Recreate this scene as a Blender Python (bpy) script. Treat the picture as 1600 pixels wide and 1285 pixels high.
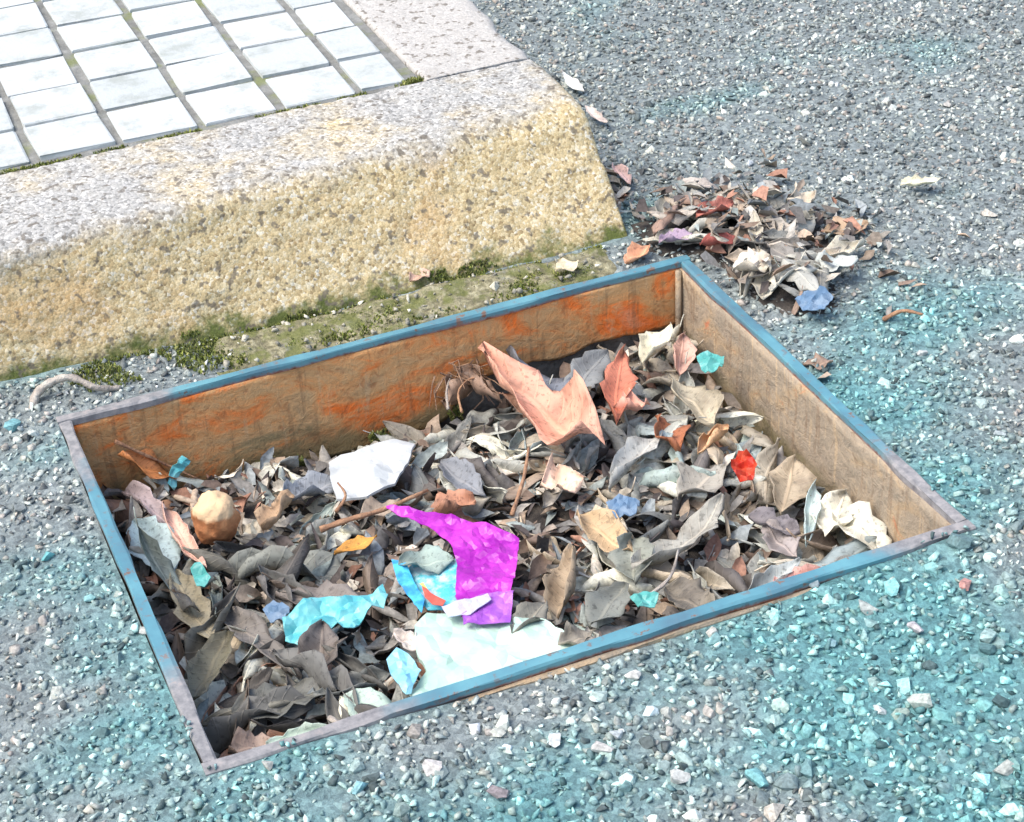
import bpy, bmesh, math, random
import numpy as np
from mathutils import Vector, Matrix, noise as mnoise
from mathutils.geometry import delaunay_2d_cdt

for o in list(bpy.data.objects):
    bpy.data.objects.remove(o)
scene = bpy.context.scene
COL = scene.collection
rng = np.random.default_rng(7)
random.seed(7)
R = math.radians

# ------------------------------------------------------------------ camera
cam_d = bpy.data.cameras.new('camera')
cam = bpy.data.objects.new('camera', cam_d)
COL.objects.link(cam)
cam.location = (-0.1308, -1.34985, 0.8433)
cam.rotation_euler = (R(56.4722), R(2.9412), R(-22.9511))
cam_d.sensor_width = 36.0
cam_d.lens = 68.96
cam_d.clip_start = 0.02
cam_d.clip_end = 1000.0
scene.camera = cam

# ------------------------------------------------------------------ sky and sun
SUN = Vector((-0.50, 0.02, 0.86)).normalized()
world = bpy.data.worlds.new('World')
scene.world = world
world.use_nodes = True
wn = world.node_tree
bg = wn.nodes['Background']
sky = wn.nodes.new('ShaderNodeTexSky')
sky.sky_type = 'NISHITA'
sky.sun_disc = False
sky.sun_elevation = math.asin(SUN.z)
sky.sun_rotation = math.atan2(SUN.x, SUN.y)
sky.air_density = 1.0
sky.dust_density = 3.0
sky.ozone_density = 1.0
wn.links.new(sky.outputs['Color'], bg.inputs['Color'])
bg.inputs['Strength'].default_value = 0.15
sun_d = bpy.data.lights.new('sun', 'SUN')
sun_d.energy = 1.25
sun_d.angle = R(35)
sun_d.color = (1.0, 0.96, 0.9)
sun = bpy.data.objects.new('sun', sun_d)
COL.objects.link(sun)
sun.rotation_euler = SUN.to_track_quat('Z', 'Y').to_euler()
scene.view_settings.view_transform = 'Standard'
scene.view_settings.look = 'None'
scene.view_settings.gamma = 1.0
scene.view_settings.use_curve_mapping = False
scene.view_settings.exposure = 1.1

# ------------------------------------------------------------------ helpers
def lin(r, g, b):
    f = lambda v: (v / 255 / 12.92) if v <= 10 else ((v / 255 + 0.055) / 1.055) ** 2.4
    return (f(r), f(g), f(b), 1.0)

def tag(o, label=None, cat=None, group=None, kind=None):
    if label: o['label'] = label
    if cat: o['category'] = cat
    if group: o['group'] = group
    if kind: o['kind'] = kind
    return o

def link(o, parent=None):
    COL.objects.link(o)
    if parent is not None:
        o.parent = parent
    return o

def mesh_obj(name, verts, faces, mat, parent=None, smooth=False):
    me = bpy.data.meshes.new(name)
    me.from_pydata([tuple(v) for v in verts], [], [tuple(f) for f in faces])
    if mat: me.materials.append(mat)
    if smooth:
        me.polygons.foreach_set('use_smooth', [True] * len(me.polygons))
    me.update()
    return link(bpy.data.objects.new(name, me), parent)

def empty(name, loc=(0, 0, 0)):
    o = bpy.data.objects.new(name, None)
    o.empty_display_size = 0.05
    o.location = loc
    return link(o)

def big_mesh(name, V, F, mat, cols=None, parent=None, smooth=False):
    """V (n,3), F (m,3 or 4) arrays; cols per vertex (n,3)."""
    V = np.asarray(V, dtype=np.float32); F = np.asarray(F, dtype=np.int32)
    me = bpy.data.meshes.new(name)
    k = F.shape[1]
    me.vertices.add(len(V)); me.vertices.foreach_set('co', V.ravel())
    me.loops.add(F.size); me.loops.foreach_set('vertex_index', F.ravel())
    me.polygons.add(len(F))
    me.polygons.foreach_set('loop_start', np.arange(0, F.size, k, dtype=np.int32))
    me.update(calc_edges=True)
    me.validate()
    if smooth:
        me.polygons.foreach_set('use_smooth', np.ones(len(me.polygons), dtype=bool))
    if cols is not None:
        at = me.color_attributes.new('col', 'FLOAT_COLOR', 'POINT')
        c4 = np.ones((len(V), 4), dtype=np.float32); c4[:, :3] = cols
        at.data.foreach_set('color', c4.ravel())
    if mat: me.materials.append(mat)
    return link(bpy.data.objects.new(name, me), parent)

# value noise on arrays
def _h(ix, iy, iz, seed):
    n = (ix * 374761393 + iy * 668265263 + iz * 2147483647 + seed * 974634777) & 0xffffffff
    n = ((n ^ (n >> 13)) * 1274126177) & 0xffffffff
    n = (n ^ (n >> 16)) & 0xffffffff
    return n.astype(np.float64) / 4294967295.0

def vnoise(x, y, scale=1.0, seed=0):
    x = np.asarray(x, dtype=np.float64) * scale + 1000; y = np.asarray(y, dtype=np.float64) * scale + 1000
    x0 = np.floor(x).astype(np.int64); y0 = np.floor(y).astype(np.int64)
    fx = x - x0; fy = y - y0
    fx = fx * fx * (3 - 2 * fx); fy = fy * fy * (3 - 2 * fy)
    z = np.zeros_like(x0)
    a = _h(x0, y0, z, seed); b = _h(x0 + 1, y0, z, seed)
    c = _h(x0, y0 + 1, z, seed); d = _h(x0 + 1, y0 + 1, z, seed)
    return (a * (1 - fx) + b * fx) * (1 - fy) + (c * (1 - fx) + d * fx) * fy

def fbm(x, y, scale, seed=0, o=3):
    s = 0; a = 0.5; t = 0
    for i in range(o):
        s = s + a * vnoise(x, y, scale * 2 ** i, seed + i * 17); t += a; a *= 0.5
    return s / t

# ------------------------------------------------------------------ material helpers
class N:
    def __init__(self, name):
        self.m = bpy.data.materials.new(name)
        self.m.use_nodes = True
        self.t = self.m.node_tree
        self.b = self.t.nodes['Principled BSDF']
        self.b.inputs['Specular IOR Level'].default_value = 0.3
    def n(self, typ, **kw):
        nd = self.t.nodes.new('ShaderNode' + typ)
        for k, v in kw.items():
            setattr(nd, k, v)
        return nd
    def l(self, a, b):
        self.t.links.new(a, b)
    def pos(self):
        return self.n('NewGeometry').outputs['Position']
    def obj(self):
        return self.n('TexCoord').outputs['Object']
    def noise(self, vec, scale, detail=3, rough=0.55, dist=0.0):
        x = self.n('TexNoise'); x.inputs['Scale'].default_value = scale
        x.inputs['Detail'].default_value = detail; x.inputs['Roughness'].default_value = rough
        x.inputs['Distortion'].default_value = dist
        self.l(vec, x.inputs['Vector']); return x
    def vor(self, vec, scale, feat='F1', rnd=1.0):
        x = self.n('TexVoronoi', feature=feat); x.inputs['Scale'].default_value = scale
        x.inputs['Randomness'].default_value = rnd
        self.l(vec, x.inputs['Vector']); return x
    def ramp(self, fac, stops, interp='LINEAR'):
        r = self.n('ValToRGB'); cr = r.color_ramp; cr.interpolation = interp
        while len(cr.elements) < len(stops): cr.elements.new(0.5)
        for e, (p, c) in zip(cr.elements, stops):
            e.position = p; e.color = c if len(c) == 4 else (*c, 1)
        self.l(fac, r.inputs['Fac']); return r.outputs['Color']
    def mix(self, fac, a, b, mode='MIX'):
        x = self.n('Mix', data_type='RGBA', blend_type=mode)
        for sock, v in ((x.inputs['Factor'], fac), (x.inputs['A'], a), (x.inputs['B'], b)):
            if sock.name == 'A' or sock.name == 'B' or True:
                pass
        ins = [s for s in x.inputs if s.enabled]
        for s, v in zip(ins, (fac, a, b)):
            if hasattr(v, 'is_linked'): self.l(v, s)
            else: s.default_value = v
        return [o for o in x.outputs if o.enabled][0]
    def math(self, op, a, b=0.0, c=None):
        x = self.n('Math', operation=op)
        for s, v in zip(x.inputs, (a, b) if c is None else (a, b, c)):
            if hasattr(v, 'is_linked'): self.l(v, s)
            else: s.default_value = v
        return x.outputs[0]
    def maprange(self, v, a, b, c=0.0, d=1.0):
        x = self.n('MapRange', interpolation_type='SMOOTHSTEP')
        self.l(v, x.inputs['Value'])
        for s, q in zip(('From Min', 'From Max', 'To Min', 'To Max'), (a, b, c, d)): x.inputs[s].default_value = q
        return x.outputs['Result']
    def sep(self, vec):
        x = self.n('SeparateXYZ'); self.l(vec, x.inputs[0]); return x.outputs
    def bump(self, h, strength=0.5, dist=0.002, prev=None):
        x = self.n('Bump'); x.inputs['Strength'].default_value = strength; x.inputs['Distance'].default_value = dist
        self.l(h, x.inputs['Height'])
        if prev is not None: self.l(prev, x.inputs['Normal'])
        self.l(x.outputs['Normal'], self.b.inputs['Normal']); return x.outputs['Normal']
    def color(self, c):
        if hasattr(c, 'is_linked'): self.l(c, self.b.inputs['Base Color'])
        else: self.b.inputs['Base Color'].default_value = c
    def rough(self, r):
        if hasattr(r, 'is_linked'): self.l(r, self.b.inputs['Roughness'])
        else: self.b.inputs['Roughness'].default_value = r

G = lambda v: (v, v, v, 1)

def mat_asphalt():
    m = N('asphalt')
    p = m.pos()
    v = m.vor(p, 230.0); nz = m.noise(p, 320.0, 4, 0.7); big = m.noise(p, 6.0, 3)
    c = m.ramp(m.sep(v.outputs['Color'])[0], [(0, lin(96, 98, 98)), (0.5, lin(138, 140, 138)), (0.85, lin(166, 168, 164)), (1, lin(196, 196, 188))])
    c = m.mix(0.55, c, m.ramp(nz.outputs['Fac'], [(0.3, lin(70, 72, 72)), (0.55, lin(128, 130, 128)), (0.75, lin(170, 170, 164))]))
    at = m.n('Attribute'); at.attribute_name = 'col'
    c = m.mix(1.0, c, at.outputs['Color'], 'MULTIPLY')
    m.color(c); m.rough(0.9)
    m.bump(nz.outputs['Fac'], 0.7, 0.003)
    return m.m

def mat_stone(use_obj):
    m = N('crushed_stone' if use_obj else 'road_aggregate')
    if use_obj:
        oi = m.n('ObjectInfo'); base = oi.outputs['Color']
    else:
        at = m.n('Attribute'); at.attribute_name = 'col'; base = at.outputs['Color']
    nz = m.noise(m.pos(), 420, 3)
    k = m.ramp(nz.outputs['Fac'], [(0.3, G(0.6)), (0.7, G(1.25))])
    m.color(m.mix(1.0, base, k, 'MULTIPLY')); m.rough(0.7)
    m.bump(nz.outputs['Fac'], 0.35, 0.001)
    return m.m

def mat_kerb(face):
    m = N('exposed_aggregate_concrete' if face else 'smooth_kerb_concrete')
    p = m.pos()
    v = m.vor(p, 390.0); v2 = m.vor(p, 700.0)
    big = m.noise(p, 9.0, 4, 0.6); mid = m.noise(p, 45.0, 4, 0.65)
    r = m.sep(v.outputs['Color'])[0]
    g = m.ramp(r, [(0, lin(136, 134, 128)), (0.3, lin(168, 166, 158)), (0.8, lin(186, 183, 175)), (1, lin(212, 209, 200))])
    if face:
        t = m.ramp(r, [(0, lin(160, 138, 100)), (0.2, lin(196, 174, 128)), (0.6, lin(210, 190, 146)), (0.85, lin(218, 202, 164)), (1, lin(226, 218, 196))])
        z = m.sep(p)[2]
        zz = m.math('ADD', z, m.math('MULTIPLY', m.math('SUBTRACT', big.outputs['Fac'], 0.5), 0.055))
        zz = m.math('ADD', zz, m.math('MULTIPLY', m.math('SUBTRACT', mid.outputs['Fac'], 0.5), 0.03))
        f = m.maprange(zz, 0.078, 0.102)
        c = m.mix(f, t, g)
        warm = m.maprange(big.outputs['Fac'], 0.5, 0.68, 0, 0.4)
        c = m.mix(m.math('MULTIPLY', warm, m.math('SUBTRACT', 1.0, f)), c, lin(212, 168, 112))
        # green film low on the face
        n3 = m.noise(p, 30.0, 5, 0.7)
        low = m.maprange(m.math('ADD', z, m.math('MULTIPLY', m.math('SUBTRACT', n3.outputs['Fac'], 0.5), 0.07)), 0.012, -0.006)
        c = m.mix(low, c, lin(96, 104, 52))
    else:
        c = m.mix(0.6, g, lin(190, 184, 174))
        c = m.mix(m.maprange(mid.outputs['Fac'], 0.55, 0.75, 0, 0.5), c, lin(160, 154, 144))
    pits = m.ramp(v2.outputs['Distance'], [(0.3, G(1)), (0.8, G(0.74 if face else 0.85))])
    c = m.mix(1.0, c, pits, 'MULTIPLY')
    dk = m.maprange(m.noise(p, 130.0, 2, 0.5).outputs['Fac'], 0.58, 0.68, 0, 0.8)
    c = m.mix(dk, c, lin(104, 96, 84))
    m.color(c); m.rough(0.9)
    b = m.bump(v.outputs['Distance'], 0.28, -0.0015)
    m.bump(mid.outputs['Fac'], 0.4, 0.004, b)
    return m.m

def mat_tile():
    m = N('pale_glazed_tile')
    p = m.pos(); oi = m.n('ObjectInfo')
    a = m.noise(p, 28.0, 5, 0.7); b = m.noise(p, 260.0, 3)
    c = m.mix(oi.outputs['Random'], lin(180, 184, 180), lin(194, 197, 193))
    c = m.mix(m.maprange(a.outputs['Fac'], 0.46, 0.72, 0, 0.7), c, lin(148, 152, 142))
    c = m.mix(m.maprange(b.outputs['Fac'], 0.6, 0.75, 0, 0.4), c, lin(160, 160, 152))
    m.color(c); m.rough(0.85); m.b.inputs['Specular IOR Level'].default_value = 0.15; m.bump(b.outputs['Fac'], 0.4, 0.0015)
    return m.m

def mat_grout():
    m = N('sandy_grout')
    p = m.pos(); a = m.noise(p, 60.0, 5, 0.7); b = m.noise(p, 300.0, 3)
    c = m.ramp(a.outputs['Fac'], [(0.3, lin(104, 104, 98)), (0.6, lin(136, 136, 130)), (0.8, lin(160, 160, 154))])
    c = m.mix(m.maprange(m.noise(p, 22.0, 4).outputs['Fac'], 0.52, 0.68, 0, 0.7), c, lin(116, 124, 66))
    m.color(c); m.rough(0.95); m.bump(b.outputs['Fac'], 0.6, 0.002)
    return m.m

def mat_mortar():
    m = N('mossy_old_mortar')
    p = m.pos(); a = m.noise(p, 26.0, 5, 0.7); b = m.noise(p, 150.0, 4, 0.7); g = m.noise(p, 40.0, 4, 0.65)
    c = m.ramp(b.outputs['Fac'], [(0.3, lin(88, 84, 66)), (0.5, lin(134, 128, 100)), (0.7, lin(178, 172, 142))])
    c = m.mix(m.maprange(a.outputs['Fac'], 0.55, 0.7, 0, 0.6), c, lin(136, 140, 136))
    c = m.mix(m.maprange(g.outputs['Fac'], 0.46, 0.60, 0, 0.75), c, lin(100, 106, 52))
    m.color(c); m.rough(0.95)
    q = m.bump(b.outputs['Fac'], 0.8, 0.004); m.bump(a.outputs['Fac'], 0.4, 0.006, q)
    return m.m

def mat_rim():
    m = N('worn_blue_painted_steel')
    p = m.pos(); x, y, z = m.sep(p)
    a = m.noise(p, 14.0, 4, 0.6); b = m.noise(p, 120.0, 4, 0.65)
    c = m.ramp(a.outputs['Fac'], [(0.3, lin(84, 112, 126)), (0.5, lin(88, 136, 148)), (0.7, lin(104, 156, 164))])
    c = m.mix(m.maprange(b.outputs['Fac'], 0.56, 0.66, 0, 0.75), c, lin(112, 114, 114))
    c = m.mix(m.maprange(m.noise(p, 60.0, 5, 0.7).outputs['Fac'], 0.60, 0.66, 0, 0.8), c, lin(128, 92, 70))
    # rust creeping up from below the top face
    rz = m.math('ADD', z, m.math('MULTIPLY', m.math('SUBTRACT', b.outputs['Fac'], 0.5), 0.008))
    rust = m.ramp(b.outputs['Fac'], [(0.3, lin(96, 52, 34)), (0.55, lin(150, 84, 52)), (0.75, lin(186, 112, 70))])
    c = m.mix(m.maprange(rz, -0.0035, -0.0075), c, rust)
    # dried road dust packed on three corners
    dust = None
    for cx, cy, r in ((0.02, -0.01, 0.085), (0.03, -0.43, 0.10), (0.55, -0.40, 0.075)):
        d = m.n('VectorMath', operation='DISTANCE'); m.l(p, d.inputs[0]); d.inputs[1].default_value = (cx, cy, 0)
        e = m.math('ADD', d.outputs['Value'], m.math('MULTIPLY', m.math('SUBTRACT', a.outputs['Fac'], 0.5), 0.12))
        w = m.maprange(e, r + 0.02, r - 0.03)
        dust = w if dust is None else m.math('MAXIMUM', dust, w)
    dc = m.ramp(b.outputs['Fac'], [(0.3, lin(112, 108, 108)), (0.7, lin(164, 158, 154))])
    c = m.mix(m.math('MULTIPLY', dust, 0.92), c, dc)
    m.color(c); m.b.inputs['Metallic'].default_value = 0.0
    m.rough(m.math('ADD', 0.42, m.math('MULTIPLY', dust, 0.45)))
    m.bump(b.outputs['Fac'], 0.3, 0.0015)
    return m.m

def mat_rust(kind):
    m = N('rusted_' + kind)
    p = m.pos()
    st = m.n('Mapping'); st.inputs['Scale'].default_value = (1, 1, 1.9); m.l(p, st.inputs['Vector'])
    a = m.noise(st.outputs[0], 13.0, 6, 0.66, 1.2); b = m.noise(p, 70.0, 5, 0.7, 0.4); f = m.noise(p, 300.0, 3)
    if kind == 'back_plate':
        c = m.ramp(a.outputs['Fac'], [(0.28, lin(164, 138, 102)), (0.44, lin(204, 160, 110)), (0.53, lin(214, 156, 100)), (0.60, lin(228, 138, 76)), (0.67, lin(242, 122, 48)), (0.8, lin(226, 156, 118))])
        c = m.mix(m.maprange(b.outputs['Fac'], 0.5, 0.7, 0, 0.55), c, lin(204, 170, 124))
        c = m.mix(m.maprange(b.outputs['Fac'], 0.46, 0.34, 0, 0.5), c, lin(160, 100, 62))
    else:
        c = m.ramp(a.outputs['Fac'], [(0.3, lin(136, 126, 110)), (0.5, lin(166, 150, 128)), (0.62, lin(178, 154, 122)), (0.69, lin(196, 128, 92)), (0.8, lin(156, 112, 90))])
        c = m.mix(m.maprange(b.outputs['Fac'], 0.5, 0.68, 0, 0.6), c, lin(140, 130, 112))
        c = m.mix(m.maprange(b.outputs['Fac'], 0.45, 0.33, 0, 0.5), c, lin(110, 92, 72))
    sm = m.n('Mapping'); sm.inputs['Scale'].default_value = (1, 1, 0.08); m.l(p, sm.inputs['Vector'])
    sk = m.noise(sm.outputs[0], 130.0, 3, 0.6)
    c = m.mix(m.maprange(sk.outputs['Fac'], 0.55, 0.7, 0, 0.45), c, lin(128, 100, 72))
    c = m.mix(m.maprange(sk.outputs['Fac'], 0.42, 0.3, 0, 0.4), c, lin(206, 176, 136))
    soil = m.math('ADD', m.sep(p)[2], m.math('MULTIPLY', m.math('SUBTRACT', a.outputs['Fac'], 0.5), 0.10))
    c = m.mix(m.maprange(soil, -0.066, -0.092, 0, 0.75), c, lin(132, 122, 86))
    m.color(c); m.rough(0.85)
    q = m.bump(b.outputs['Fac'], 0.7, 0.005); m.bump(f.outputs['Fac'], 0.4, 0.001, q)
    return m.m

def mat_soil(name, c0, c1, c2):
    m = N(name)
    p = m.pos(); a = m.noise(p, 50.0, 5, 0.7); b = m.noise(p, 220.0, 4)
    m.color(m.ramp(a.outputs['Fac'], [(0.3, c0), (0.5, c1), (0.72, c2)])); m.rough(0.95)
    q = m.bump(a.outputs['Fac'], 0.6, 0.01); m.bump(b.outputs['Fac'], 0.6, 0.002, q)
    return m.m

def mat_leaf():
    m = N('dry_leaf')
    oi = m.n('ObjectInfo'); uvn = m.n('UVMap'); uv = uvn.outputs['UV']
    u, v, _ = m.sep(uv)
    # u along the blade 0..1, v across -1..1
    rnd = m.math('MULTIPLY', oi.outputs['Random'], 37.0)
    off = m.n('VectorMath', operation='ADD'); m.l(m.obj(), off.inputs[0])
    cmb = m.n('CombineXYZ'); m.l(rnd, cmb.inputs[0]); m.l(rnd, cmb.inputs[1]); m.l(cmb.outputs[0], off.inputs[1])
    bl = m.noise(off.outputs[0], 38.0, 4, 0.6); fine = m.noise(off.outputs[0], 240.0, 3, 0.6)
    base = oi.outputs['Color']
    k = m.ramp(bl.outputs['Fac'], [(0.25, (0.5, 0.47, 0.45, 1)), (0.5, G(1.0)), (0.75, (1.3, 1.3, 1.3, 1))])
    c = m.mix(1.0, base, k, 'MULTIPLY')
    c = m.mix(m.maprange(fine.outputs['Fac'], 0.53, 0.68, 0, 0.7), c, m.mix(1.0, base, G(0.35), 'MULTIPLY'))
    av = m.math('ABSOLUTE', v)
    mid = m.maprange(av, 0.12, 0.03)
    w = m.math('SUBTRACT', m.math('MULTIPLY', u, 11.0), m.math('MULTIPLY', av, 1.6))
    fr = m.math('ABSOLUTE', m.math('SUBTRACT', m.math('FRACT', w), 0.5))
    side = m.math('MULTIPLY', m.maprange(fr, 0.10, 0.02), 0.45)
    vein = m.math('MAXIMUM', mid, side)
    c = m.mix(m.math('MULTIPLY', vein, 0.45), c, m.mix(1.0, base, (1.7, 1.6, 1.5, 1), 'MULTIPLY'))
    m.color(c); m.rough(m.maprange(bl.outputs['Fac'], 0.3, 0.7, 0.45, 0.75))
    m.b.inputs['Specular IOR Level'].default_value = 0.4
    h = m.math('ADD', vein, m.math('MULTIPLY', bl.outputs['Fac'], 1.2))
    m.bump(h, 0.45, 0.0015)
    return m.m

def mat_attr(name, rough=0.8):
    m = N(name)
    at = m.n('Attribute'); at.attribute_name = 'col'
    nz = m.noise(m.pos(), 300, 3)
    m.color(m.mix(1.0, at.outputs['Color'], m.ramp(nz.outputs['Fac'], [(0.3, G(0.65)), (0.7, G(1.2))]), 'MULTIPLY')); m.rough(rough)
    return m.m

def mat_sheet(name, c0, c1, rough=0.5, scale=25.0, spec=0.3):
    m = N(name)
    p = m.obj(); a = m.noise(p, scale, 4, 0.6); b = m.noise(p, scale * 6, 3)
    c = m.mix(m.maprange(a.outputs['Fac'], 0.4, 0.68), c0, c1)
    m.color(c); m.rough(rough); m.b.inputs['Specular IOR Level'].default_value = spec
    q = m.bump(a.outputs['Fac'], 0.35, 0.003); m.bump(b.outputs['Fac'], 0.3, 0.0008, q)
    return m.m

M_ASPHALT = mat_asphalt(); M_AGG = mat_stone(False); M_STONE = mat_stone(True)
M_KERB = mat_kerb(True); M_KERB2 = mat_kerb(False); M_TILE = mat_tile(); M_GROUT = mat_grout()
M_MORTAR = mat_mortar(); M_RIM = mat_rim(); M_RUST = mat_rust('back_plate'); M_RUST2 = mat_rust('side_wall')
M_LEAF = mat_leaf(); M_FRAG = mat_attr('leaf_fragments'); M_MOSS = mat_attr('moss_cushion', 0.9)
M_PITWALL = mat_soil('pit_concrete', lin(98, 96, 92), lin(128, 124, 116), lin(150, 146, 136))
M_MULCH = mat_soil('wet_mulch', lin(44, 41, 38), lin(68, 63, 58), lin(96, 90, 82))

# ------------------------------------------------------------------ layout numbers (metres)
PW, PD = 0.5594, 0.4448          # outer size of the pit frame; back left corner at the origin
BAR = 0.0102                     # rim bar width
KTOP = 0.0975                    # top of the kerb above the frame
KX1 = 0.531                      # right end of the kerb
def kerb_base_y(x): return 0.0700 - 0.040 * x
def kerb_arris_y(x): return 0.112 + 0.062 * np.clip(x, -0.5, 0.6)

def gz(x, y):
    """height of the road surface"""
    x = np.asarray(x, dtype=float); y = np.asarray(y, dtype=float)
    z = -0.0095 + (fbm(x, y, 5.0, 3) - 0.5) * 0.008 + (fbm(x, y, 22.0, 9) - 0.5) * 0.004
    for cx, cy, a, s in ((0.0, 0.0, 0.006, 0.07), (0.03, -PD, 0.010, 0.09), (PW, -PD + 0.03, 0.010, 0.08), (PW * 0.62, -PD - 0.03, -0.001, 0.13), (PW + 0.03, 0.0, 0.004, 0.15)):
        z = z + a * np.exp(-((x - cx) ** 2 + (y - cy) ** 2) / (2 * s * s))
    z = np.where((y > -0.01) & (y < 0.12) & (x < PW), z + 0.004, z)
    ring = np.maximum(np.maximum(-x, x - PW), np.maximum(y, -PD - y))
    z = np.where(ring < 0.05, np.minimum(z, -0.0012), z)
    near = np.clip(1.6 - np.hypot(x - 0.3, y), 0, 1)
    return -0.0095 + (z + 0.0095) * near

def in_kerb(x, y): return (x < KX1 + 0.004) & (y > kerb_base_y(x) - 0.002)
def in_pit(x, y, e=0.0): return (x > -e) & (x < PW + e) & (y < e) & (y > -PD - e)

# ------------------------------------------------------------------ road
TEAL = np.array([0.50, 1.10, 1.16])  # tint for the cyan cast painted into stone and road colours
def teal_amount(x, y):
    """strength of the cyan colour cast painted into the road, patchy, stronger in front"""
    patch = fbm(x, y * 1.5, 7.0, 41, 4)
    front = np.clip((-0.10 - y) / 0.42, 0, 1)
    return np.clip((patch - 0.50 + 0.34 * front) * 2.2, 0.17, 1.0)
def build_road():
    xs = np.concatenate([[-200, -60, -20, -8, -4, -2.2], np.arange(-1.4, 0, 0.02), [0.0], np.arange(0.02, PW - 0.005, 0.02), [PW], np.arange(PW + 0.02, 2.2, 0.02), [3, 5, 9, 20, 60, 200]])
    ys = np.concatenate([[-200, -60, -20, -8, -4, -2.2], np.arange(-1.4, -PD - 0.01, 0.02), [-PD], np.arange(-PD + 0.02, -0.005, 0.02), [0.0], np.arange(0.02, 2.2, 0.02), [3, 5, 9, 20, 60, 200]])
    X, Y = np.meshgrid(xs, ys)
    Z = gz(X, Y)
    nx, ny = len(xs), len(ys)
    V = np.stack([X.ravel(), Y.ravel(), Z.ravel()], 1)
    F = []
    for j in range(ny - 1):
        for i in range(nx - 1):
            cx = (xs[i] + xs[i + 1]) / 2; cy = (ys[j] + ys[j + 1]) / 2
            if 0 < cx < PW and -PD < cy < 0: continue
            a = j * nx + i
            F.append((a, a + 1, a + nx + 1, a + nx))
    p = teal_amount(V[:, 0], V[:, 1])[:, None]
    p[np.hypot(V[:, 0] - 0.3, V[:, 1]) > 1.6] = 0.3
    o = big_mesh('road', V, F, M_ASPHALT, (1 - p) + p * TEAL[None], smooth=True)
    return tag(o, kind='structure')
road = build_road()

# ---- stones of the road: loose and half-bedded crushed aggregate
def hull_stone(seed, n=9):
    r = np.random.default_rng(seed)
    bm = bmesh.new()
    for k in range(n):
        d = r.normal(size=3); d /= np.linalg.norm(d)
        d *= r.uniform(0.8, 1.15)
        bm.verts.new((d[0] * 1.0, d[1] * r.uniform(0.75, 0.95), d[2] * 0.72))
    res = bmesh.ops.convex_hull(bm, input=bm.verts)
    bmesh.ops.delete(bm, geom=list({g for g in res['geom_interior'] + res['geom_unused'] if isinstance(g, bmesh.types.BMVert)}), context='VERTS')
    bm.verts.ensure_lookup_table(); bm.faces.ensure_lookup_table()
    V = np.array([v.co[:] for v in bm.verts]); F = np.array([[v.index for v in f.verts] for f in bm.faces])
    bm.free()
    return V, F
HULLS = [hull_stone(100 + i) for i in range(14)]
HULLS_BIG = [hull_stone(200 + i, 15) for i in range(14)]

STONE_GREYS = np.array([lin(*c)[:3] for c in [(112, 116, 116), (138, 142, 140), (160, 164, 160), (184, 184, 176), (154, 146, 140), (128, 134, 134), (202, 202, 194), (172, 160, 150), (212, 212, 204), (84, 86, 86)]])
STONE_W = np.array([0.15, 0.2, 0.19, 0.14, 0.1, 0.1, 0.08, 0.04, 0.03, 0.09])

def stone_colours(x, y, r):
    n = len(x)
    c = STONE_GREYS[r.choice(len(STONE_GREYS), n, p=STONE_W / STONE_W.sum())].copy()
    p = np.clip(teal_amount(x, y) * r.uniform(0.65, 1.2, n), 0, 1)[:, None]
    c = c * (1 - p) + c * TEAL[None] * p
    dark = fbm(x, y, 6.0, 77, 3)
    c *= (0.94 + 0.42 * dark)[:, None]
    c *= r.uniform(0.8, 1.22, n)[:, None] * np.array([1.06, 1.0, 0.95])
    return np.clip(c, 0, 0.85)

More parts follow.
